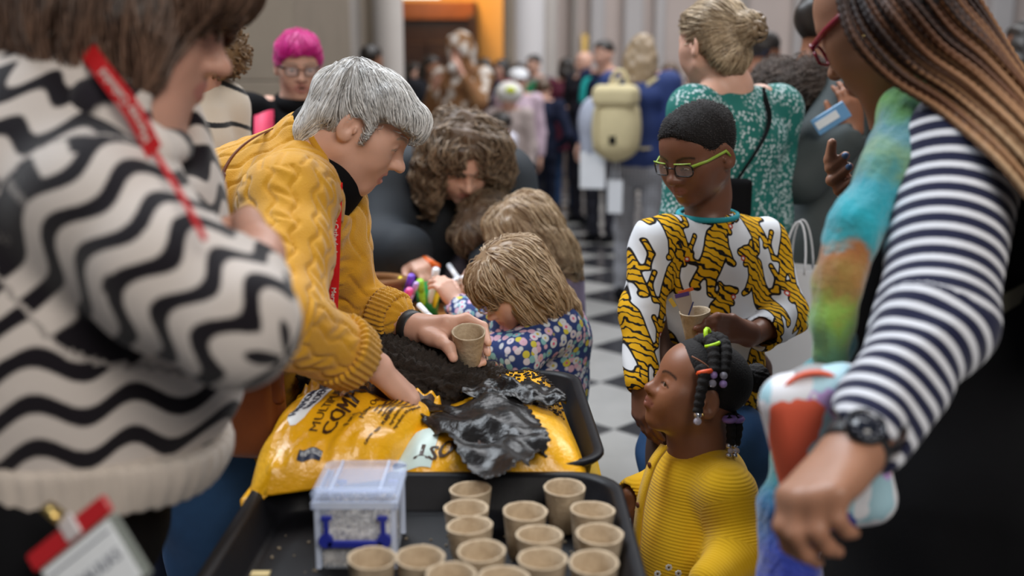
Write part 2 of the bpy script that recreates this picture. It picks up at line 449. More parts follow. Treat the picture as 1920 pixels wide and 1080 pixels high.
def nails(P, tips):
    m = np.zeros(len(P))
    for p, bk, d, r in tips:
        q = P - p + d * r * .25; dist = np.sqrt((q ** 2).sum(1)); m = np.maximum(m, ((dist < r * 1.15) & (q @ bk > r * .45)).astype(float))
    return m
def strands(name, S_, seeds, flow, n, step, width, m, parent, lift=.002, jit=.3, seed=1, up0=0., grav=0., kind='stuff', label=None, wav=0., limit=None):
    """hair strands combed along a flow field over the surface of S_"""
    r = np.random.default_rng(seed); P = seeds.copy(); k = len(P); path = [P.copy()]; off = r.uniform(.2, 1, k) * lift
    jv = r.normal(size=(k, 3)) * jit; ph = r.uniform(0, 6.28, k); ln = r.uniform(.75, 1.15, k)
    for i in range(n):
        d, g = S_.grad(P); f = flow(P, i / n) + jv * (.35 + i / n)
        if wav: f = f + wav * np.sin(ph + i * .9)[:, None] * np.cross(g, nrm(f))
        on = d < lift * 3 + .004
        t = f - g * np.where(on, np.sum(f * g, 1), 0)[:, None]
        P = P + nrm(t) * step * ln[:, None]; P[:, 2] -= grav * (i / n) ** 2 * step
        d2, g2 = S_.grad(P); push = np.where(d2 < off, off - d2, np.where(on, (off - d2) * .6, 0)); P = P + g2 * push[:, None]
        if limit is not None: P = np.where(limit(P)[:, None], P, path[-1])
        path.append(P.copy())
    A = np.stack(path, 1)                                   # strands, points, 3
    T = nrm(np.gradient(A, axis=1)); x = nrm(np.cross(T, T[:, :, [1, 2, 0]] + .3)); y = np.cross(x, T)
    wd = width * np.concatenate([np.linspace(.8, 1, 2), np.ones(n - 3), np.array([.8, .35])])[None, :, None] * r.uniform(.6, 1.3, (k, 1, 1))
    ring = np.stack([A + wd * (math.cos(a) * x + math.sin(a) * y) for a in (0, 2.09, 4.19)], 2)   # k,n+1,3,3
    v = ring.reshape(-1, 3); idx = np.arange(k * (n + 1) * 3).reshape(k, n + 1, 3); F = []
    for a in range(3):
        b = (a + 1) % 3; F.append(np.stack([idx[:, :-1, a], idx[:, :-1, b], idx[:, 1:, b], idx[:, 1:, a]], -1).reshape(-1, 4))
    hr = np.repeat(r.uniform(0, 1, k), (n + 1) * 3)
    o = build(name, v, np.concatenate(F), m, parent, True, {'hr': hr}, label)
    if kind: o['kind'] = kind
    return o
def body(S_, h, m, parent, heads=(), tips=(), paintkw=None, name='body', lo=None, hi=None):
    v, f = S_.mesh(h, lo, hi); at = {'lip': np.zeros(len(v)), 'brow': np.zeros(len(v)), 'nail': nails(v, tips)}
    for H in heads:
        for k_, a in H.paint(v, **(paintkw or {})).items(): at[k_] = np.maximum(at[k_], a)
    return build(name, v, f, m, parent, True, at)
def cloth(S_, h, m, parent, name, attrs=None, disp=None, label=None, lo=None, hi=None):
    v, f = S_.mesh(h, lo, hi); at = {}
    if attrs: at = attrs(v)
    if disp is not None:
        n = vnormals(v, f); v = v + n * disp(v, at)[:, None]
    return build(name, v, f, m, parent, True, at, label)
def ribbon(pts, wdir, wid, th=.0012):
    """flat band following pts; wdir width direction per point"""
    pts = np.asarray(pts, float); wdir = nrm(np.broadcast_to(np.asarray(wdir, float), pts.shape)); T = nrm(np.gradient(pts, axis=0))
    nn = nrm(np.cross(T, wdir)); wd = np.broadcast_to(np.asarray(wid, float), (len(pts),))[:, None]; rings = []
    mb = MB(); r = [pts - wdir * wd / 2 - nn * th / 2, pts + wdir * wd / 2 - nn * th / 2, pts + wdir * wd / 2 + nn * th / 2, pts - wdir * wd / 2 + nn * th / 2]
    return mb.loft([[q[i] for q in r] for i in range(len(pts))], True)
def spline(pts, n=24):
    """Catmull-Rom through the points"""
    p = np.asarray(pts, float); p = np.concatenate([[2 * p[0] - p[1]], p, [2 * p[-1] - p[-2]]]); out = []
    seg = len(p) - 3
    for t in np.linspace(0, seg, n):
        i = min(int(t), seg - 1); u = t - i; a, b, c, d = p[i:i + 4]
        out.append(.5 * (2 * b + (c - a) * u + (2 * a - 5 * b + 4 * c - d) * u * u + (3 * b - a - 3 * c + d) * u ** 3))
    return np.array(out)
_fonts = {}
def text_mesh(txt, size, ext=.0006, res=2):
    cu = bpy.data.curves.new('t', 'FONT'); cu.body = txt; cu.size = size; cu.extrude = ext / 2; cu.resolution_u = res; cu.align_x = 'LEFT'
    o = bpy.data.objects.new('t', cu); COL.objects.link(o)
    dg = bpy.context.evaluated_depsgraph_get(); me = o.evaluated_get(dg).to_mesh()
    v = np.array([tuple(x.co) for x in me.vertices]); f = [list(p.vertices) for p in me.polygons]
    o.evaluated_get(dg).to_mesh_clear(); bpy.data.objects.remove(o); bpy.data.curves.remove(cu)
    return v, f
def text(name, txt, size, fn, m, parent, ext=.0006, bold=0., label=None):
    """fn maps (x along text, y up, z out) arrays to world"""
    v, f = text_mesh(txt, size, ext)
    if bold: 
        vs, fs = [], []
        for k in (-1, 0, 1): fs += [[i + len(vs) * len(v) for i in q] for q in f]; vs.append(v + [k * bold, 0, abs(k) * 1e-4])
        v = np.concatenate(vs); f = fs
    return build(name, fn(v[:, 0], v[:, 1], v[:, 2]), f, m, parent, False, None, label)
# ------------------------------------------------------------------ palette
M = {}
M['floor'] = mat('floor_base', (.10, .095, .09), .5)
M['tile_w'] = mat('white_marble', (.31, .30, .285), .25, var=.18, nscale=5, spec=.5)
M['tile_b'] = mat('black_marble', (.022, .022, .025), .22, var=.4, nscale=6, spec=.5)
M['stone'] = mat('beige_stone', (.22, .175, .13), .85, var=.16, nscale=4, bump=.3, bscale=60)
M['stone2'] = mat('pale_stone', (.38, .34, .31), .8, var=.08, nscale=3, bump=.2, bscale=40)
M['plaster'] = mat('pale_plaster', (.53, .50, .495), .85, var=.07, nscale=1.5)
M['pink'] = mat('pink_plaster', (.56, .47, .43), .85, var=.07, nscale=1.5)
M['slate'] = mat('grey_blue_dark', (.16, .17, .20), .5)
M['ochre'] = mat('ochre_plaster', (.70, .42, .14), .8, var=.1, nscale=2)
M['door'] = mat('dark_oak', (.028, .010, .005), .45, var=.3, nscale=8)
M['door_lit'] = mat('lit_oak', (.20, .06, .012), .4, var=.25, nscale=8)  # light falling on the lintel is put into this brighter oak colour
M['brass'] = mat('brass', (.6, .42, .15), .3, 1.)
M['steel'] = mat('steel', (.75, .75, .76), .25, 1.)
q = N('lit_sign'); q.set(Base_Color=(.8, .9, .85), Emission_Color=(.80, 1., .93), Emission_Strength=2.2); M['sign'] = q.m
M['wood'] = mat('craft_table_top', (.62, .29, .09), .4, var=.15, nscale=9)
M['dark'] = mat('dark_metal', (.03, .03, .03), .4)
M['tray'] = mat('black_plastic', (.007, .007, .009), .42, var=.3, nscale=60, bump=.08, bscale=300, spec=.16)
M['cloth_y'] = mat('yellow_tablecloth', (.68, .42, .02), .7)
q = N('eye'); q.set(Base_Color=q.ramp(q.fac('iris'), [(0, (.005, .005, .005)), (.16, (.005, .005, .005)), (.18, (.06, .03, .015)), (.42, (.03, .015, .01)), (.46, (.75, .72, .70))], 'LINEAR'), Roughness=.12); M['eye'] = q.m

# ------------------------------------------------------------------ floor of diagonal black and white tiles
def st(o): o['kind'] = 'structure'; return o
fl = st(MB().box((0, 8, -.06), (14, 10.5, .05)).build('floor', M['floor'], None, False))
A0 = math.radians(45); TS = .46; tmesh = {}
def tile_shape(sx=.5):
    s = TS / 2 - .0025; b = .003
    mb = MB(); mb.loft([[(-s, -s, -.012), (s, -s, -.012), (s, s, -.012), (-s, s, -.012)], [(-s, -s, -.002), (s, -s, -.002), (s, s, -.002), (-s, s, -.002)],
                        [(-s + b, -s + b, 0), (s - b, -s + b, 0), (s - b, s - b, 0), (-s + b, s - b, 0)]]); return mb
tiles = []
for i in range(-45, 46):
    for j in range(-45, 46):
        x = (i * math.cos(A0) - j * math.sin(A0)) * TS + .41; y = (i * math.sin(A0) + j * math.cos(A0)) * TS + 4.78
        if y < .4 or y > 16.5 or abs(x) > .56 * y + .5: continue
        tiles.append((y, x, (i + j) % 2))
tiles.sort()
far = {0: MB(), 1: MB()}; cnt = 0
for y, x, p in tiles:
    c, s_ = math.cos(A0), math.sin(A0)
    if cnt < 300:
        if p not in tmesh:
            me = bpy.data.meshes.new('tile'); t = tile_shape(); me.from_pydata(t.v, [], t.f); me.materials.append(M['tile_b'] if p else M['tile_w']); tmesh[p] = me
        o = link('tile', tmesh[p], fl); o.location = (x, y, .0); o.rotation_euler = (0, 0, A0); cnt += 1
    else:
        t = tile_shape(); far[p].add([(x + a * c - b * s_, y + a * s_ + b * c, z) for a, b, z in t.v], t.f)
for p in (0, 1): tag(far[p].build('distant_tiles', M['tile_b'] if p else M['tile_w'], fl, False), kind='stuff')

# ------------------------------------------------------------------ walls, piers, columns, doorway
def blocks(name, x0, x1, y, z0, z1, bw, bh, m, depth=1.2, seed=0):
    """ashlar pier: core plus separate stone blocks on its face"""
    core = st(MB().box(((x0 + x1) / 2, y + depth / 2 + .02, (z0 + z1) / 2), ((x1 - x0) / 2 - .02, depth / 2, (z1 - z0) / 2)).build(name, m, None, False))
    r = random.Random(seed); z = z0; row = 0
    while z < z1 - .05:
        x = x0 - (bw * .5 if row % 2 else 0)
        while x < x1 - .02:
            a, b = max(x, x0), min(x + bw, x1)
            if b - a > .05: MB().box(((a + b) / 2, y + .02 + r.uniform(-.002, .002), z + bh / 2), ((b - a) / 2 - .004, .05, bh / 2 - .002), None, .004).build('stone', m, core, False)
            x += bw
        z += bh; row += 1
    return core
blocks('wall_left', -4.6, -1.18, 5.6, 0, 4.14, 1.14, .46, M['stone'], 2.0, 3)
def column(name, x, y, r, z1, m, shafts=(), base=True):
    o = st(MB().lathe((x, y, 0), [(r * 1.5, 0), (r * 1.5, .25), (r * 1.25, .32), (r * 1.2, .4), (r, .45), (r, z1)], 24).build(name, m))
    for dx, dy, rr, mm in shafts:
        MB().lathe((x + dx, y + dy, 0), [(rr * 1.4, 0), (rr * 1.4, .3), (rr, .42), (rr, z1)], 16).build('shaft', mm, o)
    return o
column('trim_1', -1.62, 8.4, .10, 5, M['stone'], [(.13, -.1, .055, M['slate']), (.29, -.02, .10, M['stone2']), (.50, .0, .08, M['stone']), (.62, -.10, .12, M['stone2'])])  # slate shaft stands in for a dark gap, its shade put into the colour
st(MB().box((-1.75, 10, 2.5), (.4, 1.5, 2.5)).build('wall_pier', M['stone'], None, False))
st(MB().box((-6.1, 16.4, 3), (4.0, .15, 3)).build('wall_back', M['pink'], None, False))
# porch: oak lobby, lit sign, ochre reveal
lob = st(MB().box((-1.28, 15.75, 1.3), (.76, .55, 1.3)).build('door_1', M['door'], None, False))
MB().box((-1.28, 15.17, 2.47), (.72, .03, .13), None, .01).build('lintel', M['door_lit'], lob, False)
for k in (-1, 1):
    d = MB().box((-1.28 + k * .31, 15.18, 1.02), (.285, .025, 1.0), None, .01).build('door_leaf', M['door'], lob, False)
    for zz in (.5, 1.5): MB().box((-1.28 + k * .31, 15.15, zz), (.2, .012, .38), None, .008).build('panel', M['door'], d, False)
for k in (-1, 1): MB().box((-1.28 + k * .70, 15.16, 1.2), (.06, .03, 1.2), None, .01).build('jamb', M['door'], lob, False)
sg = MB().box((-1.30, 14.4, 2.66), (.30, .04, .075), None, .01).build('exit_sign', M['sign'], None, False)
tag(sg, 'glowing pale green lit sign above the dark oak lobby door', 'sign')
st(MB().box((-.9, 16.3, 3), (1.2, .15, 3)).build('wall_porch', M['ochre'], None, False))
st(MB().box((-.06, 15.1, 2.3), (.07, .35, 2.3)).build('trim_2', M['stone'], None, False))
column('trim_3', .22, 13.2, .20, 6, M['plaster'], [(-.25, -.02, .07, M['stone']), (.27, .02, .09, M['stone2'])])
wr = st(MB().box((5.2, 16.0, 3), (4.9, .15, 3)).build('wall_right', M['pink'], None, False))
for x, wd, mm in ((.95, .10, 'stone2'), (1.30, .22, 'plaster'), (1.85, .30, 'plaster'), (2.25, .16, 'plaster'), (2.95, .12, 'plaster'), (3.45, .26, 'stone2'), (4.35, .10, 'plaster'), (5.15, .1, 'stone2'), (5.75, .12, 'plaster'), (6.6, .3, 'stone2'), (7.45, .35, 'plaster'), (8.2, .2, 'slate'), (8.8, .3, 'plaster')):
    MB().box((x, 15.75, 3), (wd / 2, .14, 3), None, .05).build('pilaster', M[mm], wr, False)
    MB().box((x, 15.68, .3), (wd / 2 + .05, .2, .3), None, .05).build('plinth', M[mm], wr, False)
for x, z in ((1.12, 1.95), (4.75, 2.75)): MB().box((x, 15.8, z), (.05, .03, .22), None, .01).build('plaque', M['brass'], wr, False)

# ------------------------------------------------------------------ potting table with two trays
def table(name, x0, x1, y0, y1, zt, th, m, ml, label, cat='table', cloth=None):
    t = empty(name, ((x0 + x1) / 2, (y0 + y1) / 2, 0), label, cat)
    MB().box(((x0 + x1) / 2, (y0 + y1) / 2, zt - th / 2), ((x1 - x0) / 2, (y1 - y0) / 2, th / 2), None, .006).build('tabletop', m, t, False)
    for a in (x0 + .05, x1 - .05):
        for b in (y0 + .05, y1 - .05): MB().tube([(a, b, 0), (a, b, zt - th + .002)], .016, 10).build('leg', ml, t)
    return t
table('potting_table', -.39, .150, .72, 1.95, .7055, .03, M['cloth_y'], M['dark'], 'yellow topped table under the two black potting trays')
def tray(x0, x1, y0, y1, z0, z1, rot, label):
    cx, cy = (x0 + x1) / 2, (y0 + y1) / 2; hx, hy = (x1 - x0) / 2, (y1 - y0) / 2; c, s_ = math.cos(rot), math.sin(rot)
    def ring(ins, z, rad):
        out = []; X, Y = hx - ins, hy - ins
        for k, (sx, sy) in enumerate(((1, 1), (-1, 1), (-1, -1), (1, -1))):
            for a in np.linspace(0, PI / 2, 7):
                t = a + k * PI / 2; x, y = sx * (X - rad) + rad * math.cos(t), sy * (Y - rad) + rad * math.sin(t)
                out.append((cx + c * x - s_ * y, cy + s_ * x + c * y, z))
        return out
    e = empty('potting_tray', (cx, cy, z0), label, 'tray')
    mb = MB(); mb.loft([ring(.026, z0, .05), ring(.016, z1 - .01, .06), ring(.004, z1 - .012, .07), ring(0, z1 - .006, .07), ring(.001, z1 - .001, .07), ring(.006, z1, .065), ring(.014, z1 - .001, .06), ring(.019, z1 - .006, .055), ring(.030, z0 + .012, .045), ring(.04, z0 + .005, .04)])
    mb.build('tray_shell', M['tray'], e)
    return e
T1 = tray(-.378, .162, .74, 1.43, .707, .767, 0, 'black plastic potting tray holding the loose fibre pots and clear box')
T2 = tray(-.395, .142, 1.436, 1.955, .707, .774, .03, 'black plastic tray under the orange compost bags')

# ------------------------------------------------------------------ fibre pots
q = N('fibre'); nz = q.noise(90, 5); q.set(Base_Color=q.mix(nz, (.30, .215, .13), (.62, .50, .36)), Roughness=.9); q.bump(q.noise(160, 4), .6, .002); M['fibre'] = q.m
def pot_mesh(seed):
    r = random.Random(seed); ph = [r.uniform(0, 6.28) for _ in range(4)]
    jit = lambda i, t: .012 * math.sin(2 * t + ph[0]) + (.016 * math.sin(5 * t + ph[1] + i) + .014 * math.sin(11 * t + ph[2] + i * 2)) * (i in (4, 5, 6))
    prof = [(.012, .0015), (.0195, 0), (.0215, .003), (.0252, .030), (.0298, .0635), (.0305, .0655), (.0285, .066), (.0268, .0635), (.0228, .030), (.0185, .006), (.010, .005)]
    mb = MB().lathe((0, 0, 0), prof, 28, None, jit); me = bpy.data.meshes.new('fibre_pot'); me.from_pydata(mb.v, [], mb.f); me.materials.append(M['fibre'])
    me.polygons.foreach_set('use_smooth', np.ones(len(me.polygons), bool)); return me
pm = [pot_mesh(k) for k in range(4)]
def pot(p, label, k=0, rot=(0, 0, 0), group='fibre pots in the tray'):
    o = link('fibre_pot', pm[k % 4]); o.location = [float(x) for x in p]; o.rotation_euler = rot; return tag(o, label, 'plant pot', group)
PZ = .7125
for k, (px, py, ds) in enumerate([
    (885, 916, 'farthest back pot of the left row in the tray'), (1058, 911, 'tallest looking pot, farthest back on the right of the tray'),
    (873, 951, 'second from the back in the left row'), (982, 956, 'standing alone in the middle gap'),
    (1108, 955, 'at the right wall, in front of the farthest right pot'), (885, 985, 'third pot from the back in the left row'),
    (1012, 1002, 'pot just in front of the lone middle pot'), (1123, 998, 'rightmost pot, against the tray’s right wall'),
    (906, 1030, 'fourth pot from the back in the left row'), (1018, 1046, 'near pot in the middle column beside the right front pot'),
    (1115, 1050, 'front right pot, nearest to the yellow cardigan'), (694, 1044, 'leftmost pot, right in front of the clear box'),
    (785, 1041, 'second pot from the left, at the corner of the clear box'), (845, 1074, 'pot cut by the bottom edge of the photo, left one'),
    (942, 1082, 'pot cut by the bottom edge of the photo, right one')]):
    p = VZ(px, py, PZ + .066); p[2] = PZ; pot(p, 'brown fibre pot, ' + ds.replace('’', "'"), k, (random.uniform(-.05, .05), random.uniform(-.05, .05), k * 1.3))
lb = MB().box(VZ(488, 1076, .7145), (.012, .006, .0015)).build('paper_scrap', mat('cream_paper', (.75, .6, .3), .8), None, False); tag(lb, 'small cream paper scrap on the floor of the front tray', 'paper')
# crumbs of compost in the front tray
mb = MB(); r = random.Random(4)
for _ in range(260):
    p = (r.uniform(-.33, .11), r.uniform(.8, 1.34), .7135); s_ = r.uniform(.0006, .0018); mb.box(p, (s_, s_ * 1.4, s_ * .7), np.array(Matrix.Rotation(r.uniform(0, 3), 3, 'Z')))
tag(mb.build('compost_crumbs', mat('crumb', (.22, .17, .11), .9), None, False), 'pale crumbs scattered over the floor of the front tray', 'compost', kind='stuff')

# ------------------------------------------------------------------ clear box with blue clip handles
q = N('clear_plastic'); q.set(Base_Color=(.80, .87, 1.), Roughness=.22, Transmission_Weight=.0, Alpha=.17, Specular_IOR_Level=.6); M['clear'] = q.m
q = N('clear_lid'); q.set(Base_Color=(.66, .76, 1.), Roughness=.2, Alpha=.27, Specular_IOR_Level=.7); M['lid'] = q.m
q = N('clear_rib'); q.set(Base_Color=(.74, .82, 1.), Roughness=.25, Alpha=.5); M['rib'] = q.m
M['blue'] = mat('blue_plastic', (.02, .03, .30), .35)
bx = empty('storage_box', (-.205, 1.272, PZ), 'clear plastic storage box with blue clip handles, half full of flakes', 'box')
bc = np.array([-.205, 1.272]); hw, hd, hh = .054, .057, .098
mb = MB(); rr = lambda w_, d_, z: [(bc[0] - w_ + .008, bc[1] - d_, z), (bc[0] + w_ - .008, bc[1] - d_, z), (bc[0] + w_, bc[1] - d_ + .008, z), (bc[0] + w_, bc[1] + d_ - .008, z), (bc[0] + w_ - .008, bc[1] + d_, z), (bc[0] - w_ + .008, bc[1] + d_, z), (bc[0] - w_, bc[1] + d_ - .008, z), (bc[0] - w_, bc[1] - d_ + .008, z)]
mb.loft([rr(hw - .005, hd - .005, PZ + .001), rr(hw, hd, PZ + hh), rr(hw - .0015, hd - .0015, PZ + hh), rr(hw - .0065, hd - .0065, PZ + .003)])
mb.build('box_body', M['clear'], bx, False)
mb = MB()
for sx in (-1, 1):
    for sy in (-1, 1): mb.box((bc[0] + sx * (hw - .004), bc[1] + sy * (hd - .004), PZ + hh / 2), (.0035, .0035, hh / 2 - .002), None, .001)
mb.box((bc[0], bc[1] - hd, PZ + hh - .006), (hw + .003, .002, .005), None, .001)
for sx in (-1, 1): mb.box((bc[0] + sx * hw, bc[1], PZ + hh - .006), (.002, hd + .002, .005), None, .001)
mb.build('box_ribs', M['rib'], bx, False)
mb = MB(); mb.loft([rr(hw + .003, hd + .003, PZ + hh), rr(hw + .004, hd + .004, PZ + hh + .008), rr(hw + .001, hd + .001, PZ + hh + .012), rr(hw - .008, hd - .008, PZ + hh + .0125), rr(hw - .010, hd - .010, PZ + hh + .008)])
ld = mb.build('lid', M['lid'], bx, False)
mb = MB()
for sx in (-.6, .6): mb.box((bc[0] + sx * hw, bc[1], PZ + hh + .010), (.0012, hd - .002, .0035))
mb.box((bc[0], bc[1] - hd + .012, PZ + hh + .010), (hw - .002, .0012, .003)); mb.build('lid_rib', M['rib'], ld, False)
for sy in (-1, 1):
    h_ = MB(); y = bc[1] + sy * (hd + .004); z = PZ + .040
    h_.box((bc[0], y, z), (.036, .003, .0045), None, .001)
    for sx in (-1, 1):
        h_.tube([(bc[0] + sx * .038, y - .003, z + .005), (bc[0] + sx * .038, y + .003, z + .005)], .0095, 14)
        h_.box((bc[0] + sx * .037, y, z + .022), (.0032, .0025, .014), None, .001); h_.box((bc[0] + sx * .0365, y, z + .036), (.007, .003, .003), None, .001)
    h_.build('clip_handle', M['blue'], bx, False, 'blue plastic clip handle')
q = N('flakes'); q.set(Base_Color=q.ramp(q.vor(140).outputs['Color'], [(0, (.12, .09, .07)), (.5, (.42, .37, .31)), (1, (.75, .70, .62))]), Roughness=.7); M['flakes'] = q.m
mb = MB(); r = random.Random(2); mb.box((bc[0], bc[1], PZ + .026), (hw - .009, hd - .009, .022), None, .003)
for _ in range(750):
    a, b = r.uniform(-1, 1), r.uniform(-1, 1); side = r.random()
    if side < .5: p = (bc[0] + a * (hw - .009), bc[1] - hd + .010, PZ + .005 + r.random() * .045)
    else: p = (bc[0] + a * (hw - .010), bc[1] + b * (hd - .010), PZ + .047 + r.random() * .012 + .006 * b)
    mb.box(p, (r.uniform(.001, .002), r.uniform(.003, .006), .0006), np.array(Matrix.Rotation(r.uniform(0, 3), 3, 'Z') @ Matrix.Rotation(r.uniform(-1.4, 1.4), 3, 'X') @ Matrix.Rotation(r.uniform(0, 3), 3, 'Y')))
tag(mb.build('flakes', M['flakes'], bx, False), kind='stuff')

# ------------------------------------------------------------------ compost bags
q = N('bag_film'); nz = q.noise(7, 3); q.set(Base_Color=q.mix(nz, (.80, .36, .008), (.93, .50, .012)), Roughness=.27, Specular_IOR_Level=.55, Coat_Weight=.3, Coat_Roughness=.15); q.bump(q.noise(30, 5, None, .65), .75, .007); M['bag'] = q.m
q = N('black_film'); q.set(Base_Color=(.010, .009, .009), Roughness=.24, Specular_IOR_Level=.28); q.bump(q.noise(38, 4, None, .6), .6, .005); M['film'] = q.m
M['ink'] = mat('brown_ink', (.045, .018, .008), .4); M['pale'] = mat('pale_label', (.55, .68, .66), .35); M['white'] = mat('white_print', (.82, .85, .88), .4); M['inkblue'] = mat('navy_ink', (.02, .03, .07), .4)
def bagfn(fl_, fr, br, bl, z0, H, seed, px=3.2, extra=None):
    fl_, fr, br, bl = [np.asarray(a, float) for a in (fl_, fr, br, bl)]
    def fn(u, v, top=True):
        u = np.asarray(u, float); v = np.asarray(v, float)
        e = np.clip(1 - np.abs(2 * u - 1) ** px, 0, 1) * np.clip(1 - np.abs(2 * v - 1) ** px, 0, 1)
        b = ((1 - u) * (1 - v))[..., None] * fl_ + (u * (1 - v))[..., None] * fr + (u * v)[..., None] * br + ((1 - u) * v)[..., None] * bl
        h = np.sqrt(e) * H
        if top:
            w_ = .006 * vnoise(np.stack([u * 7, v * 6, u * 0], -1), seed, 3) + .004 * np.sin(40 * u + 3 * np.sin(6 * v)) * np.exp(-((v - .02) / .12) ** 2)
            h = h + w_ * np.minimum(1, e * 3) + (extra(u, v) if extra else 0)
        z = z0 + (h if top else -.0 * h)
        return np.concatenate([b, z[..., None]], -1)
    return fn
def bag(name, fn, label, n=(70, 60)):
    P, f = sheet(n[0], n[1], lambda u, v: fn(u, v)); Q, _ = sheet(n[0], n[1], lambda u, v: fn(u, v, False) - [0, 0, .004])
    k = len(P); i = np.arange(k).reshape(n); loop = np.concatenate([i[:, 0], i[-1, 1:], i[::-1, -1][1:], i[0, ::-1][1:]])
    side = np.stack([loop[1:], loop[:-1], loop[:-1] + k, loop[1:] + k], 1)
    root = empty(name, P.mean(0) * [1, 1, 0] + [0, 0, .72], label, 'compost bag')
    build('bag_film', np.concatenate([P, Q]), np.concatenate([f, f[:, ::-1] + k, side]), M['bag'], root)
    return root
bag1 = bagfn((-.388, 1.335), (-.195, 1.405), (-.095, 1.62), (-.375, 1.64), .765, .085, 3, 3., lambda u, v: .018 * (1 - u) * np.exp(-((v - .75) / .35) ** 2) - .03 * np.exp(-((u - .72 + .25 * (1 - v)) / .10) ** 2) * v - .045 * np.clip(1 - u * 5, 0, 1) * np.clip(1 - v * 4, 0, 1))
bag2 = bagfn((-.20, 1.415), (.122, 1.425), (.085, 1.875), (-.10, 1.88), .735, .088, 11, 4.)
B1 = bag('compost_bag', bag1, 'orange compost bag torn open at the back, logo on its left end')
B2 = bag('compost_bag', bag2, 'orange compost bag with upside down lettering under the black film')
def on_bag(fn, u0, v0, du, dv, lift=.0016):   # text x -> (du), text y -> (dv) in uv per metre
    du, dv = np.asarray(du, float), np.asarray(dv, float)
    def g(x, y, z):
        u = u0 + x * du[0] + y * dv[0]; v = v0 + x * du[1] + y * dv[1]; p = fn(u, v); e = 1e-3
        n = nrm(np.cross(fn(u + e, v) - p, fn(u, v + e) - p)); return p + n * (lift + z)[..., None]
    return g
ax, ay = (0, 1 / .245), (-1 / .31, 0)      # first bag: text climbs away from the camera
oval, of = sheet(14, 5, lambda u, v: on_bag(bag1, .255, .26, (.10, 1 / .245), ay, .0011)((u - .0) * .15, (v - .5) * .046 * np.sqrt(np.clip(1.05 - (2 * u - 1) ** 4, 0, 1)), u * 0))
lb = build('logo_plaque', oval, of, M['white'], B1)
text('logo_lettering', 'HARMONY', .021, on_bag(bag1, .242, .33, (.10, 1 / .245), ay), M['inkblue'], lb, bold=.0004)
text('logo_lettering', 'GARDENS', .021, on_bag(bag1, .310, .38, (.10, 1 / .245), ay), M['inkblue'], lb, bold=.0004)
text('title_lettering', 'MULTIPURPOSE', .024, on_bag(bag1, .43, .22, (.03, 1 / .245), ay), M['ink'], B1)
text('title_lettering', 'COMPOST', .040, on_bag(bag1, .545, .20, (.03, 1 / .245), ay), M['ink'], B1, bold=.0013)
text('small_lettering', 'For Growing On', .017, on_bag(bag1, .63, .26, (.02, 1 / .245), ay), M['ink'], B1)
text('small_lettering', 'Made with natural', .014, on_bag(bag1, .70, .32, (.02, 1 / .245), ay), M['ink'], B1)
for k in range(6): text('small_lettering', 'ingredients rich in plant food', .0078, on_bag(bag1, .745 + .03 * k, .40 - .01 * k, (.0, 1 / .245), ay), M['ink'], B1)
text('small_lettering', 'GROW   FEED   PLANTING', .008, on_bag(bag1, .83, .10, (.0, 1 / .245), ay), M['ink'], B1, bold=.0003)
fp, ff = sheet(12, 4, lambda u, v: on_bag(bag1, .37, .045, (1 / .31, 0), (0, 1 / .245), .0011)(u * .05, v * .012, u * 0)); fb = build('fill_mark', fp, ff, M['inkblue'], B1)
text('fill_lettering', 'WHEN FILLED', .0075, on_bag(bag1, .38, .065, (1 / .31, 0), (0, 1 / .245), .002), M['white'], fb)
ax2, ay2 = (-1 / .30, 0), (0, -1 / .455)
text('title_lettering', 'COMPOST', .031, on_bag(bag2, .63, .10, ax2, ay2), M['ink'], B2, bold=.0012)
fp, ff = sheet(16, 8, lambda u, v: on_bag(bag2, .03, .03, (1 / .3, 0), (0, 1 / .455), .0013)(u * .06 * (1 - .3 * v) + .02 * v, v * .075, u * 0)); build('pale_label', fp, ff, M['pale'], B2)
fp, ff = sheet(10, 6, lambda u, v: on_bag(bag2, .38, .36, (1 / .3, 0), (0, 1 / .455), .0013)(u * .03, v * .03, u * 0)); fb = build('volume_mark', fp, ff, M['inkblue'], B2)
for k in range(5): text('small_lettering', 'peat free compost for pots', .008, on_bag(bag2, .92 - .0 * k, .36 + .028 * k, (-1 / .30, 0), ay2), M['ink'], B2)
# torn mouth of the first bag: film turned up along the back edge
def mouth(u, v):
    uu = .02 + u * .98; p = bag1(uu, np.full_like(uu, .88)); jag = .004 * np.sin(uu * 95) + .003 * np.sin(uu * 41 + 1)
    h = .022 * np.sin(PI * np.clip(u * 1.05, 0, 1)) ** .6 + .006
    return p + np.stack([v * .004 * np.sin(uu * 30), v * (.028 + jag * .5), v * (h + jag) + .006 * v * np.sin(uu * 22)], -1)
P, f = sheet(90, 8, mouth); P, f = thick(P, f, .0008); tm = build('torn_edge', P, f, M['bag'], B1)
P, f = sheet(60, 5, lambda u, v: mouth(.18 + .72 * u, .2 + .6 * v) + [0, -.0012, .0006]); build('print_band', P, f, M['ink'], tm)
text('band_lettering', 'GET THE BEST', .011, lambda x, y, z: mouth(.30 + x / .3, .35 + y / .032) + np.array([0, -.003, .0015]), M['bag'], tm)
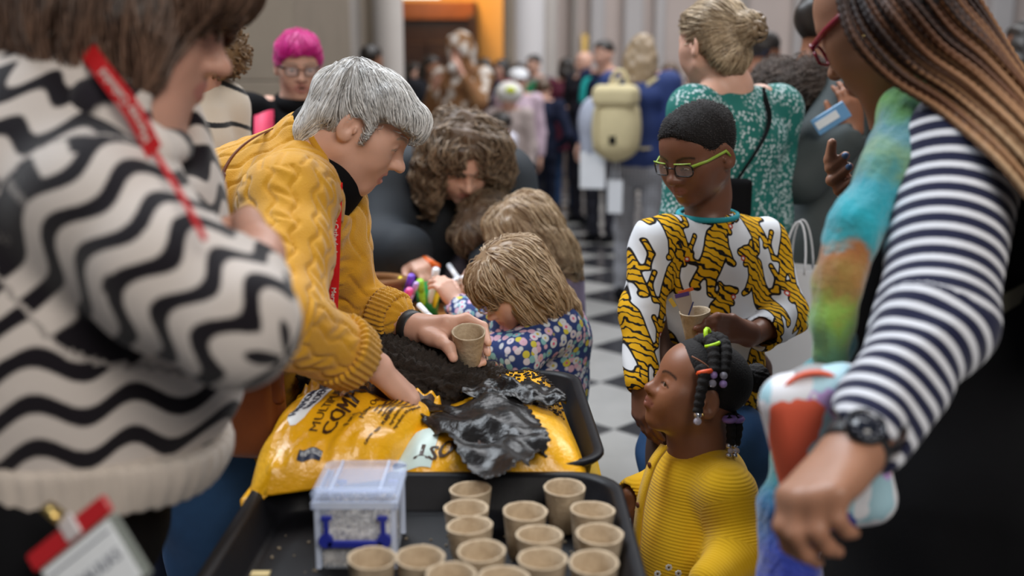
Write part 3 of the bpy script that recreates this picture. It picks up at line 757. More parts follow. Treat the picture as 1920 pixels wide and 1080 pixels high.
# folded back sheet of the film's black inside
poly = [(768, 738), (850, 744), (925, 741), (985, 752), (1012, 772), (1031, 800), (1021, 820), (990, 842), (955, 858), (910, 852), (868, 832), (838, 802), (798, 772)]
pw = np.array([VZ(x, y, .832)[:2] for x, y in poly]); cw = VZ(925, 800, .832)[:2]
def flap(u, v):
    t = v * len(pw); i = np.floor(t).astype(int) % len(pw); j = (i + 1) % len(pw); w_ = (t - np.floor(t))[:, None]
    e = pw[i] * (1 - w_) + pw[j] * w_; rad = np.clip(u, 0, 1) * (1 + .022 * np.sign(np.sin(v * 320)) * (u > .97) + .02 * np.sin(v * 130) * u ** 6)
    xy = cw + (e - cw) * rad[:, None]
    # height of second bag under it
    uu = np.clip((xy[:, 0] + .16) / .27, .0, 1); vv = np.clip((xy[:, 1] - 1.415) / .46, 0, 1)
    z = bag2(uu, vv)[:, 2]; z = np.maximum(z, .80) + .010 + .006 * vnoise(np.concatenate([xy * 45, xy[:, :1] * 0], 1), 5, 3) + .010 * u ** 4 * np.sin(v * 42 + 2 * np.sin(v * 13))
    return np.concatenate([xy, z[:, None]], 1)
P, f = sheet(40, 220, flap); P, f = thick(P, f, .0009); build('folded_film', P, f, M['film'], B1, label='crumpled black inner side of the torn film')
def strip(u, v):
    a = VZ(865, 738, .83); b = VZ(1062, 752, .825); p = a * (1 - u[:, None]) + b * u[:, None]
    return p + np.stack([.0 * u, (v - .5) * (.045 + .03 * np.sin(3 * u)), .006 + .018 * np.sin(PI * u) * (v) + .006 * vnoise(np.stack([u * 12, v * 6, u * 0], 1), 8, 2)], 1)
P, f = sheet(60, 12, strip); P, f = thick(P, f, .0009); build('film_strip', P, f, mat('grey_film', (.05, .045, .04), .28, coat=0) if False else M['film'], B1)
# loose compost
q = N('compost'); nz = q.noise(120, 5); q.set(Base_Color=q.mix(nz, (.006, .004, .003), (.035, .023, .016)), Roughness=.95); q.bump(q.noise(260, 5), .9, .004); M['soil'] = q.m
s = S(); pts = [VZ(600, 706, .83), VZ(690, 672, .835), VZ(760, 688, .83), VZ(830, 704, .82), VZ(900, 716, .805), VZ(960, 722, .79)]
s.chain(pts, [.035, .058, .052, .040, .028, .014], .04); s.chain([p + [0.02, -.07, -.015] for p in pts[:5]], [.03, .05, .05, .045, .03], .04)
v, f = s.mesh(.004); n_ = vnormals(v, f); v = v + n_ * (.006 * vnoise(v * 170, 3, 3) + .005 * vnoise(v * 420, 6, 2))[:, None]
soil = build('compost_heap', v, f, M['soil'], None); tag(soil, 'heap of dark loose compost spilling from the torn orange bag', 'compost', kind='stuff')
mb = MB(); r = random.Random(9)
for _ in range(420):
    u, v_ = r.random(), r.random() ** 1.5
    p = bag2(np.array([.45 + .5 * u]), np.array([.95 - .6 * v_]))[0] + [0, 0, .001]; s_ = r.uniform(.0008, .003); mb.box(p, (s_, s_, s_ * .7), np.array(Matrix.Rotation(r.uniform(0, 3), 3, 'Z')))
tag(mb.build('spilt_compost', M['soil'], None, False), 'dark crumbs of compost spilt over the right hand bag', 'compost', kind='stuff')

# ------------------------------------------------------------------ craft table behind
CZ = .722
table('craft_table', -.47, -.03, 2.02, 2.86, CZ, .03, M['wood'], M['dark'], 'orange brown craft table where the children draw')
def cup(px, py, d, r_, h, m, label):
    p = V(px, py, d); z = CZ; p = VZ(px, py, CZ); e = empty('pen_cup', p, label, 'cup', 'pen cups')
    MB().lathe(p, [(r_ * .6, .001), (r_ * .8, 0), (r_, h), (r_ * .93, h), (r_ * .74, .006)], 20).build('cup', m, e); return p
gp = cup(803, 598, 2.6, .033, .098, mat('green_plastic', (.0, .22, .045), .35), 'green plastic cup full of felt pens')
op = cup(752, 592, 2.6, .030, .07, mat('orange_plastic', (.85, .12, .01), .4), 'orange plastic cup of pens behind the knitted cuff')
pens = [('white', (.75, .75, .78)), ('purple', (.16, .05, .55)), ('yellow', (.85, .68, .02)), ('lime green', (.30, .62, .03)), ('pink', (.85, .10, .35)), ('lilac', (.55, .35, .75))]
pmats = {n: mat('pen_' + n.replace(' ', '_'), c, .35) for n, c in pens}
def pen(a, b, n, label, r_=.0065):
    a, b = np.asarray(a), np.asarray(b); e = empty('felt_pen', a, label, 'pen', 'felt pens on the craft table'); d = b - a
    MB().tube([a, a + d * .72], r_, 10).build('barrel', pmats[n], e); MB().tube([a + d * .70, b], r_ * 1.12, 10).build('cap', pmats[n], e)
base = gp + [0, 0, .02]
pen(base, V(818, 505, 2.60), 'white', 'white felt pen standing upright in the green cup', .009); pen(base + [-.01, 0, 0], V(795, 548, 2.62) + [-.01, 0, .03], 'lime green', 'lime green felt pen leaning in the green cup', .009)
pen(base + [.01, 0, 0], V(829, 527, 2.6), 'yellow', 'yellow felt pen leaning right in the green cup'); pen(op + [0, 0, .01], V(772, 518, 2.6), 'purple', 'purple felt pen in the orange cup', .009)
pen(op + [0.01, 0, .01], V(781, 532, 2.58), 'lilac', 'lilac felt pen in the orange cup'); pen(op + [-.01, 0, .01], V(768, 545, 2.55), 'pink', 'pink felt pen tip in the orange cup', .009)
pen(op + [-.02, 0.02, .01], V(752, 521, 2.7), 'yellow', 'yellow felt pen at the left of the orange cup'); pen(V(786, 572, 2.32), V(812, 601, 2.26), 'white', 'white felt pen lying in front of the green cup', .007)
pen(V(842, 498, 2.85), V(862, 528, 2.72), 'white', 'white felt pen pointing up held by the child beside the woman in black', .008); pen(V(838, 531, 2.6), V(874, 520, 2.56), 'white', 'white felt pen held level by the blonde girl', .007)
q = N('wicker'); wv = q.n('TexWave', wave_type='BANDS', bands_direction='Z'); wv.inputs['Scale'].default_value = 60; wv.inputs['Distortion'].default_value = 2; q.set(Base_Color=q.mix(wv.outputs['Fac'], (.35, .12, .03), (.75, .36, .12)), Roughness=.55); q.bump(wv.outputs['Fac'], .8, .004); M['wicker'] = q.m
bp = VZ(700, 598, CZ); be = empty('wicker_basket', bp, 'orange brown wicker basket on the craft table behind the yellow sleeve', 'basket')
mb = MB()
for k in range(9): mb.tube([bp + [.085 * math.cos(t) * (1 + .0 * k), .055 * math.sin(t), .008 + k * .011] for t in np.linspace(0, 2 * PI, 25)], .0062, 6)
mb.build('woven_side', M['wicker'], be)
mb = MB()
for t in np.linspace(0, 2 * PI, 15)[:-1]: mb.tube([bp + [.088 * math.cos(t), .058 * math.sin(t), .002], bp + [.089 * math.cos(t), .059 * math.sin(t), .105]], .0045, 5)
mb.build('stakes', M['wicker'], be); MB().tube([bp + [.090 * math.cos(t), .06 * math.sin(t), .108] for t in np.linspace(0, 2 * PI, 25)], .010, 8).build('rim', M['wicker'], be)
MB().box(bp + [0, 0, .004], (.075, .045, .003)).build('base', M['wicker'], be)
for px, py, n, c, hx, hy in ((775, 660, 'orange card', (.85, .16, .01), .10, .06), (815, 668, 'olive green card', (.36, .36, .04), .03, .09), (850, 612, 'stack of cream paper', (.75, .66, .52), .05, .06)):
    MBx = MB().box(VZ(px, py, CZ + .003) + [0, 0, .0], (hx, hy, .0025), np.array(Matrix.Rotation(.2, 3, 'Z'))).build('card_sheet', mat(n.replace(' ', '_'), c, .6), None, False); tag(MBx, n + ' lying on the craft table', 'card')
# ------------------------------------------------------------------ people: shared pieces
SK = {'fair': skin('fair_skin', (.64, .385, .29), (.50, .20, .17), (.30, .24, .20)), 'fair2': skin('rosy_skin', (.56, .31, .23), (.42, .15, .13), (.10, .06, .04)),
      'brown': skin('brown_skin', (.25, .105, .055), (.22, .075, .06), (.012, .008, .007)), 'deep': skin('deep_brown_skin', (.19, .083, .05), (.25, .095, .075), (.008, .006, .006), .4),
      'tan': skin('tan_skin', (.33, .165, .10), (.30, .11, .09), (.012, .008, .007))}
def person(loc, label, group=None): return empty('person', [loc[0], loc[1], 0], label, 'person', group)
M['denim'] = mat('blue_denim', (.028, .095, .24), .75, var=.35, nscale=14, bump=.25, bscale=500)
M['black_cloth'] = mat('black_cloth', (.005, .005, .006), .85, var=.3, nscale=10, bump=.3, bscale=300, spec=.1)
M['navy_cloth'] = mat('navy_cloth', (.012, .016, .035), .8, var=.3, nscale=10, bump=.2, bscale=300, spec=.2)
M['lanyard'] = mat('red_lanyard', (.62, .012, .015), .45); M['leather'] = mat('tan_leather', (.23, .062, .016), .45, var=.25, nscale=18, bump=.15, bscale=150)
M['leather2'] = mat('dark_tan_leather', (.15, .04, .012), .45); M['rubber'] = mat('black_rubber', (.012, .012, .013), .5)
M['lens'] = N('lens').set(Base_Color=(.8, .85, .95), Roughness=.05, Alpha=.18, Specular_IOR_Level=.8).m
def knit(name, c, scale, dirs=None, st=.5, var=.15):
    q = N(name); nz = q.noise(20, 3); f = q.noise(scale, 3)
    q.set(Base_Color=q.mix(nz, tuple(x * (1 - var) for x in c), tuple(min(1, x * (1 + var)) for x in c)), Roughness=.85, Specular_IOR_Level=.2, Sheen_Weight=.25, Sheen_Roughness=.5)
    wv = q.math('SINE', q.math('MULTIPLY', q.fac('rib'), 1.)); q.bump(q.math('ADD', q.math('MULTIPLY', f, .8), q.math('MULTIPLY', wv, .45)), st, .0022); return q.m
def stripes(name, ca, cb, duty, soft=.03, rib=.0, fuzz=.5):
    """two coloured stripes along the 'ph' coordinate"""
    q = N(name); fr = q.math('FRACT', q.math('ADD', q.fac('ph'), q.math('MULTIPLY', q.noise(260, 2), .05)))
    t = q.math('ABSOLUTE', q.math('SUBTRACT', fr, .5)); nz = q.noise(12, 3)
    q.set(Base_Color=q.mix(q.step(t, duty / 2, soft), cb, q.mix(nz, tuple(x * .86 for x in ca), ca)), Roughness=.9, Specular_IOR_Level=.15, Sheen_Weight=.2)
    q.bump(q.noise(330, 3), fuzz, .002); return q.m
def glasses(H, parent, mf, ma, lw=.021, lh=.015, fr=.0016, lens=True, y=.101, rim='full'):
    W = H.W; z0 = .002
    def loop(q): 
        return [W(q * (.0345 + lw * math.copysign(abs(math.cos(t)) ** .5, math.cos(t))), y - .010 * (abs(.0345 + lw * math.cos(t)) / .055) ** 2, z0 + lh * math.copysign(abs(math.sin(t)) ** .6, math.sin(t))) for t in np.linspace(0, 2 * PI, 29)]
    f = MB()
    for q in (-1, 1): f.tube(loop(q), fr, 6)
    f.tube([W(-.013, y - .001, z0 + .005), W(0, y + .003, z0 + .008), W(.013, y - .001, z0 + .005)], fr, 6)
    g = empty('glasses', H.W(0, .1, 0) - wloc(parent)); g.parent = parent
    f.build('frame', mf, g)
    for q in (-1, 1):
        MB().tube([W(q * .055, y - .012, z0 + .009), W(q * .074, y - .05, z0 + .010), W(q * .084, -.005, z0 + .012), W(q * .084, -.022, z0 - .012)], fr * 1.35, 6, up=H.R[:, 2], flat=1.6).build('temple', ma, g)
        if lens:
            lp = loop(q)[:-1]; c = np.mean(lp, 0); build('lens', [c] + lp, [[0, i + 1, (i + 1) % 28 + 1] for i in range(28)], M['lens'], g)
    return g
def hair_cap(H, parts, h, m, parent, cut=True, face_cut=None, name='hair', noise=0., seed=0, extra=None):
    """hair volume in head coordinates; parts: (centre, radii, k)"""
    s = S(); 
    for c, r, k in parts: s.ell(H.W(*c), np.array(r) * H.sc, H.R, k * H.sc)
    for c, r, k in (face_cut or []): s.ell(H.W(*c), np.array(r) * H.sc, H.R, k * H.sc, 's')
    if extra: extra(s)
    if noise: s.disp(lambda P: noise * vnoise((P - H.c) * 55, seed, 2))
    v, f = s.mesh(h); return s, v, f, build(name, v, f, m, parent, True, {'hr': np.full(len(v), .4)})
def comb(H, fn): return lambda P, t: fn(H.L(P), t) @ H.R.T
def pick(v, n, seed=0, cond=None):
    r = np.random.default_rng(seed); w_ = v if cond is None else v[cond]; return w_[r.integers(0, len(w_), n)]
def legs(parent, hipL, hipR, m, ms, r=.085, foot=(0, 1, 0), z0=.0, seat=True, h=.012, name='trousers'):
    """two trouser legs with seat, and a shoe under each"""
    s = S(); mid = (np.asarray(hipL) + np.asarray(hipR)) / 2; H_ = mid[2]
    if seat: s.ell(mid + [0, 0, .02], (np.linalg.norm(np.asarray(hipL) - hipR) / 2 + r * .95, r * 1.35, r * 1.5), frame(foot), .05)
    for p in (hipL, hipR):
        p = np.asarray(p, float); kn = np.array([p[0], p[1], H_ * .53]) + nrm(foot) * .015; an = np.array([p[0], p[1], .07])
        s.chain([p, kn, an], [r, r * .72, r * .58], .03)
    s.disp(lambda P: .0035 * np.sin(P[..., 2] * 48 + 3 * np.sin(P[..., 0] * 20)))
    s.half((0, 0, .045), (0, 0, -1)); o = cloth(s, h, m, parent, name)
    for p in (hipL, hipR):
        q = S(); b = np.array([p[0], p[1], 0.]); f = nrm(foot)
        q.cap(b + f * .10 + [0, 0, .036], b - f * .055 + [0, 0, .042], .036 * r / .085, .038 * r / .085, .02).cap(b + [0, 0, .06], b + [0, 0, .09], .042 * r / .085, .04 * r / .085, .03); q.half((0, 0, .002), (0, 0, -1))
        cloth(q, h * .8, ms, parent, 'shoe')
    return o

# ------------------------------------------------------------------ grey haired woman in the mustard cable knit
A = person(V(440, 800, 1.86), 'grey-haired woman in a mustard cable-knit jumper bending to fill a fibre pot')
HA = Head(V(676, 236, 1.78), frame((.83, .02, -.56)), .90, noseL=1.05, noseW=.95, lip=.75, gape=.006, eye=.22, jaw=1.0, full=.98)
sA = S(); HA.add(sA)
sh_n, el_n, wr_n = V(540, 378, 1.68), V(532, 608, 1.48), V(706, 688, 1.625)
sh_f, el_f, wr_f = V(603, 335, 1.97), V(622, 560, 1.98), V(782, 616, 1.835)
sA.cap(HA.W(0, -.025, -.05), V(598, 285, 1.81), .054, .060, .03); sA.cap(HA.W(0, .03, -.085), V(628, 335, 1.80), .036, .046, .03)
sA.chain([V(598, 285, 1.81), V(520, 410, 1.83), V(455, 600, 1.86)], [.07, .10, .10], .04)
for a, b, c in ((sh_n, el_n, wr_n), (sh_f, el_f, wr_f)): sA.chain([V(560, 330, 1.82), a, b, b * .5 + c * .5, c], [.06, .05, .040, .037, .0255], .03)
tips = hand(sA, wr_n, V(766, 742, 1.66) - wr_n, (-.25, .1, -1), 'R', .98, [(.55, .5, .3), (.6, .55, .3), (.65, .6, .3), (.6, .6, .3)], .08)
D_ = lambda *q: [V(*p) for p in q]
sA.chain([wr_f, V(800, 618, 1.822), V(838, 612, 1.812)], [.0255, .024, .020], .014)
for a, b in (((836, 604, 1.80), 0), ((839, 618, 1.815), 1), ((838, 634, 1.822), 2), ((834, 648, 1.822), 3)): sA.cap(V(795, 620, 1.825), V(*a), .017, .0125, .014)
for q, r0 in ((((836, 604, 1.80), (874, 596, 1.826), (906, 612, 1.822), (915, 643, 1.795)), .0092), (((839, 618, 1.815), (877, 620, 1.838), (909, 640, 1.828), (914, 662, 1.80)), .0092),
              (((838, 634, 1.822), (872, 645, 1.842), (900, 664, 1.832), (906, 680, 1.808)), .0088), (((834, 648, 1.822), (862, 664, 1.838), (884, 678, 1.828), (897, 684, 1.803)), .0078)):
    sA.chain(D_(*q), [r0 * 1.1, r0, r0 * .92, r0 * .76], .005); tips.append((V(*q[-1]), np.array([.8, -.6, 0]), nrm(V(*q[-1]) - V(*q[-2])), r0))
th = D_((800, 628, 1.80), (826, 640, 1.772), (842, 652, 1.755), (850, 671, 1.747)); sA.chain(th, [.016, .0125, .0108, .0088], .006); sA.ell(V(818, 634, 1.79), (.022, .016, .014), None, .012)
tips.append((th[-1], np.array([-.2, -1, .3]), nrm(th[-1] - th[-2]), .0095))
body(sA, .0032, SK['fair'], A, [HA], tips)
HA.eyes(A, (0, .9, -.45))
# hair
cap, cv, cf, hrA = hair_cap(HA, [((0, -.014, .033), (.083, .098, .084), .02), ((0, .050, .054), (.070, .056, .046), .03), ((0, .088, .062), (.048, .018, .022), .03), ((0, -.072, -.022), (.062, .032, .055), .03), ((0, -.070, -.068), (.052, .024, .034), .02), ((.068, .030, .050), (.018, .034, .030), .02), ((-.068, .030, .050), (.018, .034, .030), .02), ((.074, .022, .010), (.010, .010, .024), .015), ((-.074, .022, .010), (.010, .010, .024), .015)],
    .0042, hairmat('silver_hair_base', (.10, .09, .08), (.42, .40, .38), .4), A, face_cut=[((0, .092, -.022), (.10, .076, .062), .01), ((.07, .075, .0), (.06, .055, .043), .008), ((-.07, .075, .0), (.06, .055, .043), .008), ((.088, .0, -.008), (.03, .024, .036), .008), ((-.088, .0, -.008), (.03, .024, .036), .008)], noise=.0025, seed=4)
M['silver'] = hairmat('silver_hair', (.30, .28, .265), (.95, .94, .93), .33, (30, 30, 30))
def flA(q, t):
    x, y, z = q.T; b = 1 / (1 + np.exp((y + .060 + .35 * (z - .06)) / .014)); side = np.clip((np.abs(x) - .03) / .05, 0, 1)
    return np.stack([x * 7 + .25, (1 - b) * (1.15 - .25 * side) - .25 * b, -.30 - .35 * side - 1.2 * b - .5 * (y > .085)], 1)
def limA(P):
    x, y, z = HA.L(P).T; zm = np.where(y > .098, .004, np.where(y > .034, .040 + .10 * (y - .034) * (np.abs(x) > .03), np.where(y > .004, -.012, -.12))); return z > zm
sd = pick(cv, 4600, 1, HA.L(cv)[:, 2] > -.05); sd = sd[limA(sd)]
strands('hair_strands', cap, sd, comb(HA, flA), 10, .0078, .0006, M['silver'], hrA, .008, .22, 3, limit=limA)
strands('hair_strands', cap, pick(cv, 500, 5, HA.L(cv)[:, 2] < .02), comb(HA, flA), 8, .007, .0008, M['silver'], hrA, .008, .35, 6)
# black undershirt collar
s = S(); s.cap(V(606, 262, 1.81), V(612, 330, 1.80), .071, .074, .02).cap(V(622, 340, 1.81), V(610, 410, 1.81), .045, .03, .03); s.cap(HA.W(0, -.03, -.05), V(640, 300, 1.80), .058, .056, .0, 's'); cloth(s, .006, M['black_cloth'], A, 'collar')
# jumper
s = S(); spine = D_((588, 290, 1.82), (500, 414, 1.84), (455, 585, 1.87), (432, 800, 1.88)); s.chain(spine, [.085, .142, .150, .150], .05)
s.ell(V(455, 392, 1.86), (.115, .14, .10), None, .05); s.ell(V(590, 420, 1.86), (.07, .11, .10), None, .05); s.cap(V(640, 385, 1.875), V(645, 500, 1.88), .05, .055, .03)
arm_n = [V(556, 366, 1.74), sh_n, V(544, 475, 1.60), el_n, V(648, 664, 1.575)]; arm_f = [V(590, 352, 1.92), sh_f, el_f, V(732, 592, 1.874)]
s.chain(arm_n, [.085, .076, .067, .060, .053], .03); s.chain(arm_f, [.085, .08, .066, .048], .035)
s.half(V(432, 800, 1.88) + [0, 0, -.02], (0, 0, -1)); s.cap(V(600, 262, 1.81), V(640, 340, 1.79), .062, .062, .01, 's'); s.cap(V(630, 340, 1.79), V(618, 500, 1.74), .014, .01, .008, 's')
def atA(v):
    sa, aa, da = polycoord(v, arm_n); sf, af, df = polycoord(v, arm_f); st_, at_, dt = polycoord(v, spine)
    da, df, dt = da - .075, df - .07, dt - .145; da, df = np.where(sa < .03, 9, da), np.where(sf < .03, 9, df); m1 = (da < dt) & (da < df); m2 = (df < dt) & ~m1
    sv = np.where(m1, sa, np.where(m2, sf, st_)); ar = np.where(m1, aa * .07, np.where(m2, af * .062, v[:, 1] - .3 * v[:, 0] + .15 * v[:, 2])); return {'sv': sv, 'ar': ar, 'rib': ar / .0030}
def cable(v, a):
    u = a['ar'] / .036 + .16 * np.sin(a['sv'] * 2 * PI / .055 + 2.5 * np.sin(a['ar'] * 9)); fr = u - np.floor(u)
    g = np.exp(-(np.minimum(fr, 1 - fr) / .09) ** 2); tw = np.sin(2 * PI * (a['sv'] / .028) + 6.3 * fr) * np.sin(PI * fr)
    alt = (np.floor(u).astype(int) % 2 == 0)
    return -.0042 * g + .0018 * tw * alt + .002 * vnoise(v * 30, 2, 2)
MU = (.56, .275, .018)
q = N('mustard_knit'); nz = q.noise(18, 3); q.set(Base_Color=q.mix(nz, (.47, .21, .010), (.66, .345, .026)), Roughness=.9, Specular_IOR_Level=.15, Sheen_Weight=.3); q.bump(q.noise(420, 3), .6, .002); M['mustard'] = q.m
cloth(s, .0042, M['mustard'], A, 'jumper', atA, cable)
M['mustard_rib'] = knit('mustard_rib', MU, 400, None, .9)
def cuff(a, b, r0, r1, parent, m, name='cuff', h=.004, n=34, amp=.0022):
    q = S().cap(a, b, r0, r1, .01); d = nrm(b - a); q.half(b, d).half(a, -d); q.cap(b - d * .015, b + d * .2, r1 - .009, r1 - .009, .003, 's')
    return cloth(q, h, m, parent, name, lambda v: {'rib': polycoord(v, [a, b])[1] * n}, lambda v, at: amp * np.sin(at['rib']))
cuff(V(630, 652, 1.548), V(664, 674, 1.585), .060, .055, A, M['mustard_rib']); cuff(V(712, 586, 1.882), V(746, 598, 1.862), .052, .049, A, M['mustard_rib'])
s = S(); e_ = V(432, 800, 1.88); s.cap(e_ + [0, 0, .03], e_ - [0, 0, .055], .150, .146, .01).half(e_ - [0, 0, .07], (0, 0, -1)).half(e_ + [0, 0, .0], (0, 0, 1)); cloth(s, .006, M['mustard_rib'], A, 'hem', lambda v: {'rib': np.arctan2(v[:, 1] - e_[1], v[:, 0] - e_[0]) * 80}, lambda v, a: .0018 * np.sin(a['rib']))
# collar rib of the jumper
pts = [V(587, 215, 1.80), V(575, 235, 1.75), V(600, 285, 1.735), V(622, 350, 1.735)]; MB().tube(spline(pts, 20), .011, 8).build('neckband', M['mustard_rib'], A, attrs=None)
legs(A, V(385, 850, 1.80), V(420, 850, 1.98), M['denim'], M['black_cloth'], .105, (1, -.1, 0), h=.010)
# lanyard with lettering
lan = spline(D_((634, 342, 1.725), (631, 420, 1.705), (628, 510, 1.70), (624, 602, 1.70)), 30); rb = ribbon(lan, np.tile([.93, -.35, 0.], (30, 1)), .0175).build('lanyard', M['lanyard'], A, False)
lan2 = spline(D_((626, 300, 1.74), (624, 360, 1.728), (618, 450, 1.715), (616, 600, 1.71)), 30); ribbon(lan2, np.tile([.7, -.7, 0.], (30, 1)), .012).build('lanyard', M['lanyard'], A, False)
def lanfn(pts, wdir, off=.0):
    L = np.concatenate([[0], np.cumsum(np.linalg.norm(np.diff(pts, axis=0), axis=1))]); wd = nrm(np.asarray(wdir, float)); T = nrm(pts[-1] - pts[0]); nn = nrm(np.cross(wd, T)); nn = nn if nn[1] < 0 else -nn
    def g(x, y, z):
        p = np.stack([np.interp(x + off, L, pts[:, i]) for i in range(3)], 1); return p + wd * (y - .0042)[:, None] + nn * (.0012 + z)[:, None]
    return g
M['lan_text'] = mat('pale_lettering', (.80, .72, .66), .5)
for off in (.035, .185): text('lettering', 'Mersey Cathedral', .0125, lanfn(lan, (.93, -.35, 0.), off), M['lan_text'], rb, bold=.0002)
# wrist band, bag and strap
mb = MB(); d = nrm(wr_f - el_f); c = V(771, 613, 1.842); R = frame(d); mb.loft([[c + d * t + R @ np.array([math.cos(a) * rr, 0, math.sin(a) * rr * 1.0]) for a in np.linspace(0, 2 * PI, 25)[:-1]] for t, rr in ((-.010, .0300), (-.008, .0318), (.008, .0312), (.010, .0292))], False); mb.build('wrist_band', M['rubber'], A)
strap = spline(D_((548, 226, 1.86), (470, 262, 1.72), (425, 310, 1.69), (411, 370, 1.68), (409, 450, 1.675), (440, 690, 1.64)), 50)
bagA = empty('handbag', V(478, 770, 1.62) * [1, 1, 0] + [0, 0, .6], 'tan leather shoulder bag hanging at the mustard jumper woman', 'handbag')
s = S(); Rb = frame((.15, 1, .05)); s.box(V(476, 768, 1.63), (.050, .030, .080), Rb, .018); cloth(s, .006, M['leather'], bagA, 'bag_body'); s = S(); s.box(V(494, 712, 1.595), (.034, .008, .040), Rb, .007); cloth(s, .005, M['leather'], bagA, 'flap')
ribbon(strap, np.tile([.8, -.5, .3], (50, 1)), np.where(np.arange(50) > 22, .015, .007), .003).build('strap', M['leather2'], bagA, False)
mb = MB()
for y in (356, 384): mb.box(V(410, y, 1.672), (.009, .003, .0035), None, .001)
mb.tube([V(404, 362, 1.668), V(417, 362, 1.666), V(417, 378, 1.666), V(404, 378, 1.668), V(404, 362, 1.668)], .0013, 6); mb.build('buckle', M['brass'], bagA)
pt = link('fibre_pot', pm[2]); pt.location = V(878, 646, 1.785) - np.array([0, 0, .034]); pt.rotation_euler = (.30, .03, 0); tag(pt, "brown fibre pot held in the grey-haired woman's hand", 'plant pot', 'fibre pots')

# ------------------------------------------------------------------ woman in the wavy striped jumper, foreground left
Bp = person(V(120, 900, 1.16), 'woman in a black and cream wavy striped jumper, brown bob, at the left edge')
HB = Head(V(260, 22, 1.15), frame((.93, .05, -.36)), 1.0, noseL=1., lip=.8, eye=.3)
sB = S(); HB.add(sB); sB.cap(HB.W(0, -.03, -.06), V(205, 190, 1.14), .056, .066, .03); sB.cap(HB.W(0, .01, -.08), V(245, 240, 1.13), .036, .05, .02)
shB, elB, wrB = V(185, 395, 1.03), V(432, 602, .965), V(487, 474, 1.06)
sB.chain([V(205, 190, 1.14), V(140, 420, 1.16), V(130, 700, 1.16)], [.07, .12, .12], .05); sB.chain([V(190, 280, 1.14), shB, elB, wrB], [.06, .05, .042, .027], .03)
tB = hand(sB, wrB, V(484, 444, 1.15) - wrB, (-.9, .2, -.3), 'L', 1., [(1.3, 1.3, .8)] * 4, .05, (.3, .9, .5), fat=1.08)
body(sB, .0042, SK['fair2'], Bp, [HB], tB)
HB.eyes(Bp, (0, 1, -.4))
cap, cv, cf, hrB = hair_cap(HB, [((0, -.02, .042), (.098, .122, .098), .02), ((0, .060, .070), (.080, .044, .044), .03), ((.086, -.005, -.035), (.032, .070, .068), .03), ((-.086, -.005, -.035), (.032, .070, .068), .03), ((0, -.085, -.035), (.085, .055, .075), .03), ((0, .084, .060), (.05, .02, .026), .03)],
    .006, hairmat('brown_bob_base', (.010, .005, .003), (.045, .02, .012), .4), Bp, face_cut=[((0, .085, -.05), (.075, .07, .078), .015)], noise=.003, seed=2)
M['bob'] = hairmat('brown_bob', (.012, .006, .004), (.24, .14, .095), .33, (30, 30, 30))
def flB(q, t):
    x, y, z = q.T; return np.stack([x * 6, .35 * np.sign(y + .03) * np.clip(np.abs(y + .03) / .05, 0, 1) + .25, -1.0 - 3 * np.clip(.05 - z, 0, .1)], 1)
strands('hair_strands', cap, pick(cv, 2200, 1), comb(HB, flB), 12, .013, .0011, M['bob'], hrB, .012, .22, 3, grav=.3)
E_B = V(120, 870, 1.17); E_B[2] = .962
s = S(); spB = D_((190, 215, 1.14), (120, 420, 1.17), (100, 650, 1.17), (120, 960, 1.17)); s.chain(spB, [.095, .175, .185, .165], .07); s.ell(V(95, 300, 1.17), (.14, .15, .12), None, .06)
armB = [V(170, 350, 1.08), shB, V(320, 525, .99), elB]; foreB = [elB, V(462, 535, 1.02), V(487, 484, 1.05)]
s.chain(armB, [.09, .085, .072, .058], .03); s.chain(foreB, [.058, .048, .038], .02)
s.chain(D_((260, 330, 1.33), (270, 640, 1.38), (350, 735, 1.30)), [.08, .065, .05], .04); s.ell(V(330, 720, 1.14), (.075, .08, .065), None, .04)
s.half(E_B, (-.14, .0, -1)); s.cap(V(205, 180, 1.14), V(330, 250, 1.12), .066, .05, .02, 's'); s.cap(V(487, 482, 1.05), V(483, 446, 1.10), .030, .031, .004, 's')
s.disp(lambda P: .006 * vnoise((P - P.mean((0, 1)) * 0) * 16, 12, 2) * 1.0)
def atB(v):
    sa, aa, da = polycoord(v, armB); da = np.where(sa < .02, 9, da); df = np.minimum(da, polycoord(v, foreB)[2] - .05 + .085); da = df; st_, at_, dt = polycoord(v, spB); m = (da - .085) < (dt - .17)
    arc = np.where(m, aa * .075, at_ * .17); wave = .24 * np.sin(2 * PI * arc / .085 + 1.) + .10 * np.sin(2 * PI * arc / .21 + np.where(m, 0., 2.))
    return {'ph': np.where(m, sa, 1.5 - v[:, 2]) / .046 + wave}
cloth(s, .0055, stripes('wavy_stripes', (.60, .54, .50), (.008, .006, .009), .44, .03), Bp, 'jumper', atB)
e_ = E_B; M['cream_rib'] = knit('cream_rib', (.56, .49, .43), 300, None, .5)
s = S(); s.cap(e_ + [0, 0, .03], e_ - [0.01, 0, .07], .184, .178, .01); s.ell(e_ + [.13, -.02, -.03], (.07, .09, .05), None, .04); s.half(e_ - [0, 0, .052], (-.14, 0, -1)).half(e_ + [0, 0, .006], (.14, 0, 1)); cloth(s, .006, M['cream_rib'], Bp, 'hem', lambda v: {'rib': np.arctan2(v[:, 1] - e_[1], v[:, 0] - e_[0]) * 60}, lambda v, a: .0012 * np.sin(a['rib']))
cl = S().chain(D_((150, 110, 1.17), (180, 200, 1.05), (270, 285, 1.03), (330, 275, 1.12)), [.022, .026, .026, .02], .02); cloth(cl, .006, stripes('collar_knit', (.70, .63, .58), (.014, .011, .016), .35), Bp, 'collar', lambda v: {'ph': polycoord(v, D_((150, 110, 1.17), (270, 285, 1.03)))[0] / .13 + .2})
legs(Bp, V(50, 1000, 1.08), V(90, 1000, 1.27), M['black_cloth'], M['black_cloth'], .105, (1, 0, 0))
